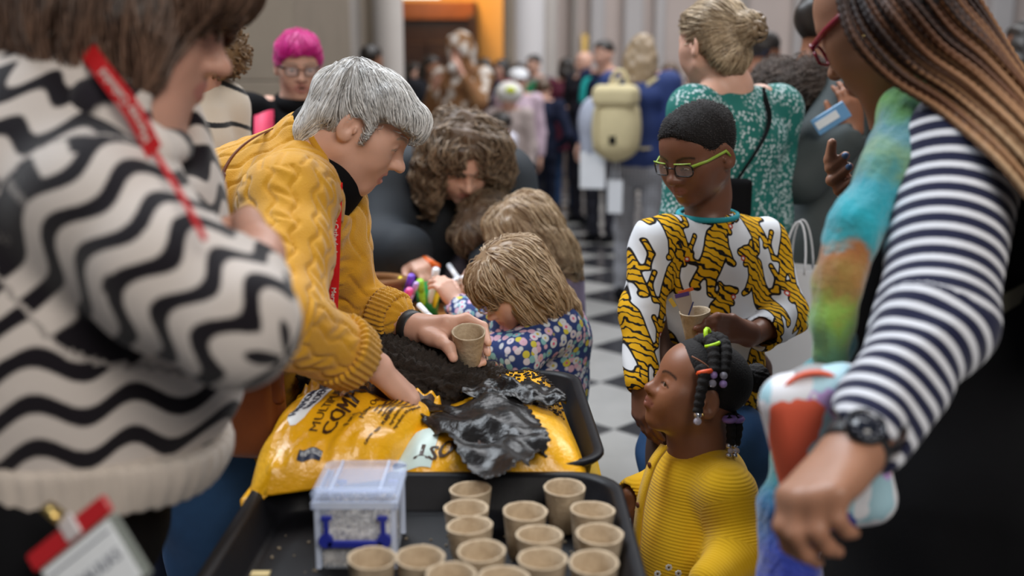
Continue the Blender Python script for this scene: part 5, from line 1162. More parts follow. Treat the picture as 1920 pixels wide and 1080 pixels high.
sp2 = D_((1580, 640, 1.31), (1535, 720, 1.32), (1500, 850, 1.32), (1478, 960, 1.30), (1480, 1110, 1.27)); sc_ = S(); sc_.chain(sp2, [.020, .026, .034, .036, .042], .02); L2 = sum(np.linalg.norm(np.diff(sp2, axis=0), axis=1)); cloth(sc_, .006, M['felt2'], sf, 'tail', lambda v: {'sv': polycoord(v, sp2)[0] / L2}, lambda v, a: .002 * vnoise(v * 90, 4, 2))
# watch and ring
d = nrm(wrE - elE); c = wrE - d * .010; R = frame(d); wt = empty('wristwatch', c, 'black round smartwatch on the wrist under the striped sleeve', 'watch')
mb = MB(); mb.loft([[c + d * t + R @ np.array([math.cos(a) * rr, 0, math.sin(a) * rr]) for a in np.linspace(0, 2 * PI, 25)[:-1]] for t, rr in ((-.011, .0335), (-.009, .0355), (.009, .035), (.011, .033))], False); mb.build('strap', M['rubber'], wt)
wn = nrm(np.array([-.35, -.85, .40]) - d * (np.array([-.35, -.85, .40]) @ d)); Rw = frame(d, wn)
MB().lathe(c + wn * .033, [(.001, 0), (.0215, 0), (.0225, .004), (.0215, .009), (.018, .0095), (.0172, .0075), (.001, .0075)], 28, Rw).build('case', mat('watch_case', (.015, .016, .02), .25, .6), wt)
MB().lathe(c + wn * .0406, [(.0005, 0), (.0165, 0), (.0165, .0006), (.0005, .0006)], 24, Rw).build('dial', mat('watch_dial', (.01, .012, .02), .12), wt)
mb = MB()
for k in range(12): a = k * PI / 6; mb.box(c + wn * .0414 + Rw @ np.array([.014 * math.cos(a), .014 * math.sin(a), 0]), (.0005, .0016, .0002), Rw @ np.array(Matrix.Rotation(a - PI / 2, 3, 'Z')))
mb.build('hour_marks', mat('grey_marks', (.3, .3, .34), .4), wt, False)
k_ = tE[2][0]; kn = wrE + 0 * k_; MB().tube([V(1499, 1010, 1.012) + np.array([.0095 * math.cos(a), .010 + .006 * math.sin(a), .007 * math.sin(a)]) for a in np.linspace(0, 2 * PI, 21)], .0018, 8).build('ring', M['steel'], E_)
# patchwork shoulder bag
bgE = empty('shoulder_bag', V(1550, 840, 1.2) * [1, 1, 0] + [0, 0, .75], 'multicoloured patchwork print crossbody bag with grey zip', 'handbag')
q = N('patchwork_print'); vr = q.vor(17, None, 'F1', 1.); vec = q.coord('Object', (20, 20, 12)); nd = q.n('TexNoise'); nd.inputs['Scale'].default_value = 1.2; q.to(nd.inputs[0], vec); mx = q.n('VectorMath', operation='ADD', i0=vec, i1=nd.outputs['Color']); q.to(vr.inputs['Vector'], mx.outputs[0]); vr.inputs['Scale'].default_value = 1.0
sepx = q.n('SeparateColor'); q.to(sepx.inputs[0], vr.outputs['Color']); q.set(Base_Color=q.ramp(sepx.outputs[0], [(0, (.72, .72, .76)), (.26, (.36, .58, .66)), (.40, (.74, .12, .06)), (.50, (.40, .60, .68)), (.58, (.02, .04, .30)), (.64, (.75, .62, .62)), (.70, (.74, .72, .76)), (.76, (.70, .70, .74)), (.84, (.46, .30, .60)), (.88, (.62, .60, .05)), (.92, (.33, .52, .60))], 'CONSTANT'), Roughness=.6); M['patch'] = q.m
s = S(); Rb = frame((.25, .95, .05), (-.30, 0, 1)); s.box(V(1552, 842, 1.2), (.066, .036, .102), Rb, .034); cloth(s, .005, M['patch'], bgE, 'bag_body')
zp = V(1552, 842, 1.2); pts = [zp + Rb @ np.array([.060 * math.cos(a), 0, .020 + .0835 * math.sin(a)]) for a in np.linspace(.15, PI - .15, 24)]; ribbon(pts, np.tile(Rb[:, 1], (24, 1)), .028, .003).build('zip', mat('grey_zip', (.32, .32, .33), .4, bump=.6, bscale=500), bgE, False)
ribbon([p + Rb @ np.array([0, -.018, .001]) for p in pts], np.tile(Rb[:, 1], (24, 1)), .008, .004).build('piping', mat('coral_piping', (.72, .12, .06), .6), bgE, False)
stp = spline(D_((1640, 745, 1.21), (1720, 640, 1.20), (1820, 600, 1.25), (1930, 540, 1.32), (2010, 470, 1.42)), 30); ribbon(stp, np.tile([.45, .25, .85], (30, 1)), .036, .002).build('strap', mat('olive_strap', (.075, .068, .045), .7, bump=.3), bgE, False)
# ------------------------------------------------------------------ other people, built standing with parts
HM = {'dark': hairmat('near_black_hair', (.008, .006, .005), (.035, .024, .018), .45), 'brown': hairmat('mid_brown_hair', (.05, .028, .015), (.16, .095, .055), .45), 'blond': hairmat('dark_blond_hair', (.16, .10, .055), (.42, .31, .19), .42),
      'pink': hairmat('magenta_hair', (.38, .002, .13), (.75, .01, .30), .5), 'curl': mat('golden_curls', (.17, .10, .045), .6, var=.5, nscale=60, bump=1., bscale=90), 'grey': hairmat('grey_hair', (.2, .19, .18), (.5, .48, .46))}
cm = {}
def cc_(c, rough=.85):
    k = tuple(c)
    if k not in cm: cm[k] = mat('cloth_%d_%d_%d' % tuple(int(x * 255) for x in c), c, rough, var=.25, nscale=9, bump=.25, bscale=120, spec=.2)
    return cm[k]
def stander(label, px, Y, hgt, yaw, top, bottom, sk, hair, style='short', arms=('down', 'down'), bulk=1., coat=.0, skirt=None, child=0, group='crowd in the nave', res=None, tilt=-.08, hk=None, lean=0., hoff=0., glass=False, topat=None, gape=0., cuffs=True, neck_r=1., sx=None, shirt_name='top'):
    k = hgt / 1.68; d = Y * .98 + (1.336 - hgt * .9) * .196; x = (px - 960) / FPX * d; yw = math.radians(yaw); F = np.array([math.sin(yw), math.cos(yw), 0]); X = np.array([F[1], -F[0], 0]); Z = np.array([0, 0, 1.])
    far_ = Y > 5.5; h = res or max(.0065, .0016 * Y); B = np.array([x, Y, 0.]); o = person(B, label, group)
    Wp = lambda a, b, z: B + X * a * k + F * (b * k + lean * max(0, z - .5) * k) + Z * z * hgt
    hs = (.93 if not child else .84) * (k if not child else 1) ** .5; Hc = Wp(hoff, .02, 1) - Z * .118 * hs; ht = hk or (0, 0, 0); HF = nrm(F + Z * tilt + X * ht[0])
    H = Head(Hc, frame(HF), hs, child=child, lod=1 if far_ else 0, gape=gape); s = S(); H.add(s); nk = Wp(hoff * .5, -.01, .862)
    s.cap(H.W(0, -.03, -.06), nk, .05 * hs, .055 * k, .03); s.chain([nk, Wp(0, 0, .70), Wp(0, 0, .55)], [.06 * k, .09 * k, .09 * k], .04)
    js = []; tp = []
    for q, pose in zip((-1, 1), arms):
        sh = Wp(q * .175 * bulk ** .5, -.01, .826)
        if pose == 'down': el, wr, fd = Wp(q * .225 * bulk, -.02, .63), Wp(q * .215 * bulk, .05, .485), (0, .2, -1)
        elif pose == 'fold': el, wr, fd = Wp(q * .22 * bulk, .0, .63), Wp(q * .10, .22, .655), (-q * .7, .6, .1)
        elif pose == 'fwd': el, wr, fd = Wp(q * .21 * bulk, .05, .64), Wp(q * .14, .27, .66), (-q * .2, 1, .3)
        elif pose == 'up': el, wr, fd = Wp(q * .25, .14, .70), Wp(q * .14, .22, .84), (-q * .3, .2, 1)
        elif pose == 'hip': el, wr, fd = Wp(q * .30, -.06, .64), Wp(q * .17, .06, .57), (-q * .8, .5, -.4)
        elif pose[0] == 'abs': el, wr, fd = pose[1], pose[2], (np.array(pose[3]) @ X, np.array(pose[3]) @ F, pose[3][2])
        else: el, wr, fd = [Wp(*p) for p in pose[:2]] + [pose[2]]
        fdw = X * fd[0] + F * fd[1] + Z * fd[2]; s.chain([nk * .4 + sh * .6, sh, el, (el + wr) / 2, wr], [.05 * k, .05 * k, .04 * k, .036 * k, .024 * k], .03)
        tp += hand(s, wr, fdw, -q * X * .8 + F * .1 - Z * .2, 'R' if q > 0 else 'L', .95 * k ** .8, [(.3, .4, .3)] * 4, .08); js.append((sh, el, wr))
    body(s, h * .72, sk, o, [H], tp if not far_ else ())
    if not far_: H.eyes(o, (0, 1, -.2))
    # clothing
    s = S(); bl = bulk; R2 = frame(F)
    s.ell(Wp(0, -.01, .775), np.array([.185 * bl ** .6, .115 * bl, .105]) * k, R2, .05); s.ell(Wp(0, 0, .66), np.array([.155 * bl, .12 * bl, .19]) * k, R2, .06); s.ell(Wp(0, 0, .555), np.array([.165 * bl, .13 * bl, .12]) * k, R2, .06)
    s.cap(nk - Z * .06 * k, nk - Z * .002, .085 * k * neck_r, .064 * k * neck_r, .05)
    for sh, el, wr in js: s.cap(nk * .42 + sh * .58 - Z * .02 * k, sh, .06 * k, .068 * bl * k, .04)
    for sh, el, wr in js: s.chain([sh, el, wr * .9 + el * .1], [.072 * bl * k, .058 * bl * k, .043 * bl ** .5 * k], .03)
    if coat: s.cap(Wp(0, 0, .55), Wp(0, 0, .55 - coat), .15 * bl * k, .175 * bl * k, .05); s.half(Wp(0, 0, .55 - coat), -Z)
    elif skirt: s.cap(Wp(0, 0, .58), Wp(0, 0, skirt), .13 * bl * k, .20 * bl * k, .05); s.half(Wp(0, 0, skirt), -Z)
    else: s.half(Wp(0, 0, .50), -Z)
    s.cap(H.W(0, -.03, -.06), nk + Z * .02, .054 * hs * neck_r, .06 * k * neck_r, .01, 's')
    for sh, el, wr in js: s.cap(wr * .93 + el * .07, wr * 1.2 - el * .2, .031 * k, .031 * k, .004, 's')
    s.disp(lambda P: .005 * k * vnoise(P * 14, 5, 2)); cloth(s, h, top, o, shirt_name, topat)
    hz = .50 * hgt; legs(o, Wp(-.085 * bl, 0, 0) + Z * hz, Wp(.085 * bl, 0, 0) + Z * hz, bottom, M['black_cloth'], .085 * k * bl ** .5, F, h=max(h, .009), seat=True)
    # hair
    hm = hair; fc = [((0, .10, -.014), (.10, .078, .080), .010), ((.09, .012, -.03), (.03, .03, .05), .006), ((-.09, .012, -.03), (.03, .03, .05), .006)]; nape = ((0, -.10, -.10), (.09, .06, .05), .006)
    cp = [((0, -.018, .040), (.085, .104, .088), .02), ((0, .035, .062), (.068, .056, .05), .03)]
    if style == 'bald': ho = None
    elif style == 'short': ho = hair_cap(H, cp, h * .8, hm, o, face_cut=fc + [nape], noise=.003)
    elif style == 'bob': ho = hair_cap(H, cp + [((.07, -.03, -.04), (.035, .06, .08), .03), ((-.07, -.03, -.04), (.04, .06, .08), .03), ((0, -.08, -.05), (.08, .045, .08), .03)], h * .8, hm, o, face_cut=fc[:1], noise=.004)
    elif style == 'long': ho = hair_cap(H, cp + [((.07, -.04, -.06), (.045, .06, .12), .03), ((-.07, -.04, -.06), (.045, .06, .12), .03), ((0, -.085, -.11), (.105, .045, .16), .04)], h * .8, hm, o, face_cut=fc[:1], noise=.005)
    elif style == 'bun': ho = hair_cap(H, cp + [((.0, -.070, -.035), (.066, .046, .055), .03), ((.02, -.122, .030), (.045, .036, .045), .012)], h * .7, hm, o, face_cut=fc, noise=.003)
    elif style == 'hat': ho = None
    return dict(o=o, H=H, W=Wp, F=F, X=X, k=k, js=js, nk=nk, hair=ho, B=B)

# woman with a bun in the green floral dress
q = N('green_floral'); v1 = q.vor(105); d1 = q.step(v1.outputs['Distance'], .40, .08); n1 = q.noise(16, 3); big = q.step(n1, .44, .04)
q.set(Base_Color=q.mix(q.math('MULTIPLY', q.math('SUBTRACT', 1., d1), big), q.mix(q.noise(9, 2), (.002, .10, .085), (.01, .19, .16)), (.50, .60, .62)), Roughness=.8); q.bump(q.noise(12, 3), .3, .006); M['gfloral'] = q.m
f = stander('woman in a green floral dress with blond hair in a low bun, back turned', 1390, 2.66, 1.552, -35, M['gfloral'], M['navy_cloth'], SK['fair'], HM['blond'], 'bun', ((( -.215, -.01, .64), (-.15, .12, .60), (.5, .8, -.3)), ((.21, .03, .63), (.24, .10, .52), (.35, .35, -.9))), bulk=1.0, hoff=-.075, skirt=.20, group=None, res=.0065, tilt=-.1, lean=.05)
H = f['H']; cp, cv, cf, ho = f['hair']
def flF(q, t): x, y, z = q.T; return np.stack([-x * .6, -1 + 0 * y, .3 * (.03 - z) / .05], 1)
M['blond_s'] = hairmat('blond_strands', (.13, .075, .035), (.62, .48, .32), .35, (30, 30, 30))
strands('hair_strands', cp, pick(cv, 1500, 3, H.L(cv)[:, 1] > -.10), comb(H, flF), 10, .011, .0012, M['blond_s'], ho, .006, .15, 5)
bc2 = H.W(.03, -.128, .030); r_ = np.random.default_rng(4)
for k in range(9):
    a = r_.uniform(0, 6.28); ax_ = nrm(r_.normal(size=3)); t1 = nrm(np.cross(ax_, (.3, .2, .9))); t2 = np.cross(ax_, t1); MB().tube([bc2 + (.032 + .004 * math.sin(3 * b)) * (math.cos(b) * t1 + math.sin(b) * t2) + ax_ * .006 for b in np.linspace(0, 5.5, 26)], .008, 6).build('coil', M['blond_s'], ho)
MB().tube([bc2 + .030 * (math.cos(b) * H.R[:, 0] + math.sin(b) * H.R[:, 2]) + H.R[:, 1] * .016 for b in np.linspace(0, 2 * PI, 21)], .007, 8).build('scrunchie', mat('pale_blue_tie', (.45, .60, .66), .6), ho)
sb = empty('crossbody_bag', V(1372, 400, 2.6) * [1, 1, 0] + [0, 0, .9], "black crossbody bag at the floral dress woman's back", 'handbag'); s = S(); s.box(V(1375, 372, 2.50), (.045, .02, .05), frame((.3, 1, 0)), .012); cloth(s, .006, M['black_cloth'], sb, 'bag_body'); ribbon(spline(D_((1375, 350, 2.49), (1440, 240, 2.52), (1430, 165, 2.62)), 20), np.tile([.7, -.5, .5], (20, 1)), .014, .002).build('strap', M['black_cloth'], sb, False)
# white paper carrier
M['paper_w'] = mat('white_paper', (.68, .69, .72), .6, var=.04)
def carrier(px, py, d, w_, hh_, label, m=None, yaw=.2, cord=.1, dep=.05):
    c = V(px, py, d); e = empty('carrier_bag', c - [0, 0, hh_], label, 'bag'); R = frame((math.sin(yaw), math.cos(yaw), 0)); mb = MB()
    rg = lambda a, b, z: [c + R @ np.array(p) for p in ((-a, -b, z), (a, -b, z), (a, b, z), (-a, b, z))]
    mb.loft([rg(w_, dep, -hh_), rg(w_ * 1.02, dep, hh_), rg(w_ * .98, dep * .96, hh_), rg(w_ * .97, dep * .95, -hh_ + .004)]); mb.build('bag_body', m or M['paper_w'], e, False)
    for sy in (-1, 1): MB().tube([c + R @ np.array([w_ * .45 * math.cos(a), sy * dep * (1 - .6 * math.sin(a)), hh_ - .01 + cord * math.sin(a)]) for a in np.linspace(0, PI, 15)], .003, 6).build('handle', m or M['paper_w'], e)
    return e
carrier(1490, 610, 2.60, .062, .155, "white paper carrier bag hanging from the floral dress woman's hand", None, .5, .13)

# parka with fur hood
M['parka'] = mat('dark_green_parka', (.058, .070, .072), .7, var=.2, nscale=7, bump=.3, bscale=150, spec=.3)
g = stander('person in a dark green parka with a brown fur hood, holding a blue card', 1540, 3.05, 1.615, 70, M['parka'], M['navy_cloth'], SK['brown'], HM['dark'], 'short', ('fwd', ('abs', V(1502, 330, 2.80), V(1600, 250, 2.72), (-.12, .1, 1.))), bulk=1.32, coat=.22, group=None, res=.0075, neck_r=1.15)
W = g['W']; s = S(); s.chain([W(-.12, .03, .845), W(-.10, -.09, .845), W(0, -.16, .825), W(.10, -.12, .84), W(.145, -.0, .835)], [.045, .055, .065, .06, .045], .03); M['fur'] = mat('brown_fur', (.060, .042, .035), .9, var=.6, nscale=70, bump=.8, bscale=80)
v, ff = s.mesh(.007); nn = vnormals(v, ff); v = v + nn * (.008 * vnoise(v * 120, 2, 3))[:, None]; fo = build('fur_hood', v, ff, M['fur'], g['o']); r_ = np.random.default_rng(6); strands('fur', s, pick(v, 1600, 2), lambda P, t: np.cross(s.grad(P)[1], (0, 0, 1.)) * .6 + [0, 0, -.4], 4, .010, .0014, hairmat('fur_tips', (.03, .02, .016), (.16, .12, .10), .7), fo, .02, .5, 4)
c = V(1558, 222, 2.68); R = frame((.3, 1, .1)) @ np.array(Matrix.Rotation(-.6, 3, 'Y')); ph = empty('card', c, 'blue and white card held against the dark green parka', 'card'); MB().box(c, (.048, .003, .024), R, .002).build('card_body', mat('sky_blue_card', (.16, .36, .62), .3), ph, False); MB().box(c + R @ np.array([-.01, -.004, .002]), (.032, .0008, .011), R).build('white_band', M['white'], ph, False)
for px, py in ((1541, 160), (1552, 172)): MB().sph(V(px, py, 2.84), .008, 8).build('snap', M['brass'], g['o'])

# pink haired visitor
hh = stander('person with short magenta hair, glasses and a black jacket with pink rucksack straps', 560, 3.35, 1.512, 163, M['black_cloth'], M['denim'], SK['fair'], HM['pink'], 'short', ('down', 'fold'), bulk=1.15, group=None, res=.0065, tilt=-.22, gape=.007)
cp, cv, cf, ho = hh['hair']; strands('hair_strands', cp, pick(cv, 900, 3), comb(hh['H'], lambda q, t: np.stack([q[:, 0] * 5 + .3, .8 - 10 * np.clip(-q[:, 1], 0, .1), -.5 + 0 * q[:, 0]], 1)), 5, .008, .0011, HM['pink'], ho, .008, .3, 5)
H = hh['H']; glasses(H, hh['o'], M['gl_black'], M['gl_black'], .022, .016, .0014, True, .103); W = hh['W']; M['pinkstrap'] = mat('neon_pink_strap', (.90, .075, .17), .6)
MB().tube([hh['nk'] + hh['X'] * .072 * math.cos(a) + hh['F'] * (.066 * math.sin(a) + .01) + np.array([0, 0, -.012 - .016 * math.sin(a)]) for a in np.linspace(0, 2 * PI, 25)], .017, 8, flat=1.6).build('collar', M['black_cloth'], hh['o'])
bp_ = empty('rucksack', hh['B'], 'neon pink rucksack worn on the back of the magenta-haired person', 'rucksack')
for q_ in (-1, 1): ribbon(spline([W(q_ * .10, -.15, .80), W(q_ * .125, -.02, .852), W(q_ * .135, .08, .82), W(q_ * .145, .138, .74), W(q_ * .155, .125, .64), W(q_ * .165, .0, .58)], 24), np.tile(hh['X'], (24, 1)), .062, .010).build('shoulder_strap', M['pinkstrap'], bp_)
s = S(); s.box(W(0, -.22, .71), (.13, .07, .19), frame(hh['F']), .05); cloth(s, .01, M['pinkstrap'], bp_, 'pack')
ribbon([W(.0, .122, z) for z in np.linspace(.80, .62, 12)], np.tile(hh['X'], (12, 1)), .014, .004).build('zip', mat('grey_zip_tape', (.35, .36, .38), .4), hh['o'], False); MB().sph(W(-.06, .11, .815), .008, 8).build('snap', M['steel'], hh['o'])

# curly haired person in cream knit behind the striped jumper
M['cream_st'] = stripes('cream_with_black_lines', (.72, .64, .54), (.012, .014, .018), .13, .012, fuzz=.4)
i_ = stander('curly-haired person in a cream jumper with thin black stripes, back turned', 306, 2.35, 1.565, -62, M['cream_st'], M['navy_cloth'], SK['fair2'], HM['curl'], 'bob', ('down', 'down'), bulk=1.0, hoff=.13, group=None, res=.0065, tilt=-.3, lean=.0, topat=lambda v: {'ph': v[:, 2] / .085 + 5.2 * v[:, 0] + .3 + .1 * np.sin(v[:, 1] * 20)})
cp, cv, cf, ho = i_['hair']; P_ = pick(cv, 260, 4); n_ = cp.grad(P_)[1]; mb = MB(); r_ = np.random.default_rng(3)
for p, n in zip(P_, n_): t1 = nrm(np.cross(n, r_.normal(size=3))); mb.tube([p + n * .004 + .009 * (math.cos(b) * n + math.sin(b) * t1) + np.cross(n, t1) * .004 * b for b in np.linspace(0, 5, 8)], .0026, 5)
tag(mb.build('curls', HM['curl'], ho), kind='stuff')

# woman in black bending over the craft table
j = person(V(830, 520, 3.35), 'woman with long wavy brown hair in a black coat bending over the craft table')
HJ = Head(V(868, 302, 2.95), frame((.22, -.80, -.55)), .97, eye=.2); sJ = S(); HJ.add(sJ); sJ.cap(HJ.W(0, -.04, -.05), V(842, 330, 3.10), .054, .06, .03); sJ.chain(D_((842, 330, 3.1), (830, 420, 3.25), (815, 520, 3.38)), [.07, .11, .12], .05)
shj, elj, wrj = V(738, 340, 3.10), V(712, 476, 2.98), V(768, 478, 2.84); sh2, el2, wr2 = V(945, 336, 3.14), V(985, 480, 3.02), V(915, 500, 2.85)
for a, b, c in ((shj, elj, wrj), (sh2, el2, wr2)): sJ.chain([V(842, 345, 3.1), a, b, c], [.06, .05, .04, .025], .03)
tj = hand(sJ, wrj, V(800, 505, 2.78) - wrj, (.2, .2, -1), 'L', .95, [(.4, .5, .4), (.6, .6, .4), (.7, .7, .4), (.8, .7, .4)], .07); hand(sJ, wr2, V(890, 520, 2.78) - wr2, (-.2, .2, -1), 'R', .95)
body(sJ, .0045, SK['fair'], j, [HJ], tj); HJ.eyes(j, (0, 1, -.2))
s = S(); s.chain(D_((842, 322, 3.16), (835, 410, 3.26), (815, 520, 3.40)), [.12, .19, .19], .06); s.chain([V(790, 330, 3.14), shj, elj, wrj * .85 + elj * .15], [.11, .10, .085, .075], .04); s.chain([V(890, 330, 3.14), sh2, el2, wr2 * .85 + el2 * .15], [.11, .10, .085, .07], .04)
s.cap(V(815, 520, 3.40), V(815, 520, 3.42) * [1, 1, 0] + [0, 0, .45], .19, .20, .04); s.half((0, 0, .42), (0, 0, -1)); s.disp(lambda P: .008 * vnoise(P * 11, 9, 2)); cloth(s, .009, mat('black_coat', (.020, .024, .030), .75, var=.3, nscale=6, bump=.2, spec=.3), j, 'coat')
legs(j, V(790, 520, 3.40) * [1, 1, 0] + [0, 0, .5], V(840, 520, 3.46) * [1, 1, 0] + [0, 0, .5], M['navy_cloth'], M['black_cloth'], .07, (0, -1, 0), seat=False)
M['wavy'] = hairmat('wavy_brown_strands', (.045, .026, .016), (.34, .235, .15), .4, (25, 25, 25))
cp, cv, cf, ho = hair_cap(HJ, [((0, -.03, .045), (.10, .115, .095), .02), ((.095, .0, -.04), (.045, .06, .13), .04), ((-.10, .0, -.04), (.05, .065, .14), .04), ((0, .04, .075), (.09, .05, .05), .03), ((0, -.10, -.05), (.10, .05, .12), .04)], .007, HM['brown'], j, face_cut=[((0, .11, -.05), (.060, .10, .095), .015)], noise=.008, seed=3)
def flJ(q, t): x, y, z = q.T; return np.stack([np.sign(x) * .5 * (np.abs(x) < .08), .4 + 0 * y, -1 + 0 * z], 1)
strands('hair_strands', cp, pick(cv, 1300, 3), comb(HJ, flJ), 13, .016, .0022, M['wavy'], ho, .018, .3, 5, grav=.3, wav=.7)
MB().tube([wrj + [.03, -.02, .0], V(822, 500, 2.77)], .009, 8).build('felt_pen', mat('orange_pen', (.80, .14, .01), .4)); o_ = bpy.data.objects['felt_pen.010'] if 'felt_pen.010' in bpy.data.objects else [x for x in bpy.data.objects if x.name.startswith('felt_pen') and x.type == 'MESH'][-1]; tag(o_, 'orange felt pen held in the hand of the woman in black', 'pen', 'felt pens on the craft table')

# children at the craft table
q = N('navy_ditsy_floral'); v1 = q.vor(56, None, 'F1', .8); pet = q.step(v1.outputs['Distance'], .54, .05); cen = q.step(v1.outputs['Distance'], .20, .05); sc1 = q.n('SeparateColor'); q.to(sc1.inputs[0], v1.outputs['Color'])
petc = q.ramp(sc1.outputs[0], [(0, (.62, .68, .75)), (.35, (.66, .42, .55)), (.55, (.22, .48, .52)), (.72, (.66, .62, .72)), (.9, (.62, .56, .06))], 'CONSTANT'); cenc = q.ramp(sc1.outputs[1], [(0, (.70, .12, .25)), (.4, (.08, .12, .42)), (.7, (.62, .48, .05))], 'CONSTANT')
q.set(Base_Color=q.mix(pet, q.mix(cen, cenc, petc), (.018, .045, .19)), Roughness=.8); q.bump(q.noise(14, 3), .3, .005); M['ditsy'] = q.m
M['blonde'] = hairmat('honey_blonde_hair', (.15, .085, .04), (.38, .25, .14), .42); M['blonde_s'] = hairmat('honey_blonde_strands', (.20, .11, .05), (.66, .50, .33), .33, (25, 25, 25))
def child(label, hp, F, sc, hairm, hs_, shirt, nkp, chest, arms_, nst=1400, foot=None, long=.10, wav=.15, res=.005, seed=1, hv=1., skm='fair', tz=.35):
    hp = V(*hp); o = person(hp * [1, 1, 0], label); H = Head(hp, frame(F), sc, child=1, noseL=.75, eye=.25); s = S(); H.add(s); nk = V(*nkp); ch = V(*chest); s.cap(H.W(0, -.03, -.05), nk, .042, .046, .03); s.cap(nk, ch, .05, .07, .04)
    tp = []; t = S(); t.cap(nk - [0, 0, .03], nk, .07, .058, .03); t.ell(ch + [0, 0, .06], (.115, .09, .10), None, .05); t.ell(ch - [0, 0, .06], (.115, .095, .16), None, .05)
    for a, b, c, e in arms_:
        a, b, c, e = V(*a), V(*b), V(*c), V(*e); s.chain([nk, a, b, c], [.045, .042, .032, .021], .02); tp += hand(s, c, e - c, (0, .2, -1), 'L', .72, [(.5, .6, .4)] * 4, .07); t.chain([a, b, c * .92 + b * .08], [.054, .047, .036], .025); t.cap(c * .95 + b * .05, c * 1.3 - b * .3, .026, .026, .003, 's')
    body(s, res * .75, SK[skm], o, [H], tp); H.eyes(o, (0, .9, -.4)); t.half((0, 0, tz), (0, 0, -1)); t.cap(H.W(0, -.03, -.05), nk + [0, 0, .01], .05, .052, .004, 's'); t.disp(lambda P: .004 * vnoise(P * 22, 3, 2)); cloth(t, res, shirt, o, 'top')
    b = ch * [1, 1, 0]; legs(o, b + [-.05, 0, tz + .06], b + [.05, .02, tz + .06], M['denim'], M['black_cloth'], .055, F * np.array([1, 1, 0]), h=.01)
    cp, cv, cf, ho = hair_cap(H, [((0, -.02, .045), (.090 * hv, .112, .090), .02), ((.075, -.02, -.05), (.035, .06, .09), .03), ((-.075, -.02, -.05), (.035, .06, .09), .03), ((0, -.085, -.08), (.088, .045, .14), .04), ((0, .05, .066), (.072, .05, .05), .03)], res * .9, hairm, o, face_cut=[((0, .095, -.055), (.062, .075, .085), .012)], noise=.004, seed=seed)
    def fl(q, t_): x, y, z = q.T; return np.stack([x * 7, .25 * np.sign(y) + 0 * y, -.8 - 4 * np.clip(.04 - z, 0, .1)], 1)
    strands('hair_strands', cp, pick(cv, nst, seed), comb(H, fl), 13, long / 8, .0013, hs_, ho, .010, .14, 5, grav=.5, wav=wav); return o
child('girl with long honey blonde hair in a navy floral top drawing at the craft table', (960, 540, 2.20), (-.72, -.32, -.62), .77, M['blonde'], M['blonde_s'], M['ditsy'], (1000, 594, 2.27), (1014, 672, 2.30),
      [((1046, 612, 2.22), (972, 668, 2.14), (918, 655, 2.17), (895, 655, 2.2)), ((965, 600, 2.38), (895, 605, 2.42), (858, 572, 2.46), (840, 545, 2.47))], 1700, seed=2)
child('fair-haired girl behind the floral top girl, facing the craft table', (982, 444, 2.70), (-.80, -.15, -.5), .82, M['blonde'], M['blonde_s'], cc_((.30, .24, .36)), (1010, 500, 2.76), (1020, 580, 2.8), [((1050, 520, 2.76), (1030, 600, 2.72), (940, 600, 2.66), (915, 600, 2.62))], 1300, res=.0065, seed=3)
child('brown-haired child between the fair-haired girl and the woman in black', (912, 440, 2.95), (-.3, -.4, -.75), .86, HM['brown'], M['wavy'], cc_((.05, .04, .05)), (900, 480, 3.0), (905, 560, 3.05), [((935, 500, 3.02), (950, 570, 2.95), (880, 560, 2.86), (855, 545, 2.8))], 900, res=.007, seed=4, wav=.5)

# woman with the cream rucksack
q = N('grey_check'); w1 = q.n('TexWave', wave_type='BANDS', bands_direction='Z'); w1.inputs['Scale'].default_value = 14; w2 = q.n('TexWave', wave_type='BANDS', bands_direction='X'); w2.inputs['Scale'].default_value = 14; 
for ww in (w1, w2): q.to(ww.inputs[0], q.coord())
q.set(Base_Color=q.ramp(q.math('ADD', w1.outputs['Fac'], w2.outputs['Fac']), [(.3, (.34, .34, .36)), (.9, (.20, .20, .22))]), Roughness=.85); M['check'] = q.m
M['royal'] = mat('royal_navy_knit', (.012, .030, .13), .8, bump=.3)
n = stander('woman in a navy jumper and grey check trousers carrying a cream rucksack', 1203, 6.3, 1.66, 20, M['royal'], M['check'], SK['fair'], HM['blond'], 'long', ('fold', 'down'), bulk=1.1, group=None)
W = n['W']; ru = empty('rucksack', n['B'] * 1., 'cream canvas rucksack with a flap on the back of the navy jumper woman', 'rucksack'); M['canvas'] = mat('cream_canvas', (.56, .47, .27), .8, bump=.3); c = W(-.10, -.21, .685); R = frame(n['F'])
s = S(); s.ell(c - [0, 0, .04], (.145, .095, .20), R).box(c - [0, 0, .03], (.135, .075, .165), R, .07, .05); cloth(s, .010, M['canvas'], ru, 'pack'); s = S(); s.box(c + [0, 0, .155] + R @ np.array([0, -.025, 0]), (.138, .085, .07), R, .05); cloth(s, .010, M['canvas'], ru, 'flap'); MB().box(c + R @ np.array([.0, -.092, -.10]), (.022, .006, .03), R, .003).build('leather_patch', M['black_cloth'], ru, False)
MB().tube([c + R @ np.array([.055 * math.cos(a), .05, .20 + .11 * math.sin(a)]) for a in np.linspace(0, PI, 15)], .013, 8).build('grab_handle', M['canvas'], ru)
for q_ in (-1, 1): ribbon(spline([c + R @ np.array([q_ * .09, .08, .17]), W(q_ * .12, -.05, .85), W(q_ * .14, .08, .81), W(q_ * .17, .12, .70), W(q_ * .17, .02, .60), c + R @ np.array([q_ * .14, .06, -.16])], 22), np.tile(R[:, 0], (22, 1)), .055, .012).build('shoulder_strap', M['canvas'], ru)
MB().tube([c + R @ np.array([-.1, -.09, z]) for z in np.linspace(.1, -.18, 6)], .006, 6).build('strap_end', M['canvas'], ru)
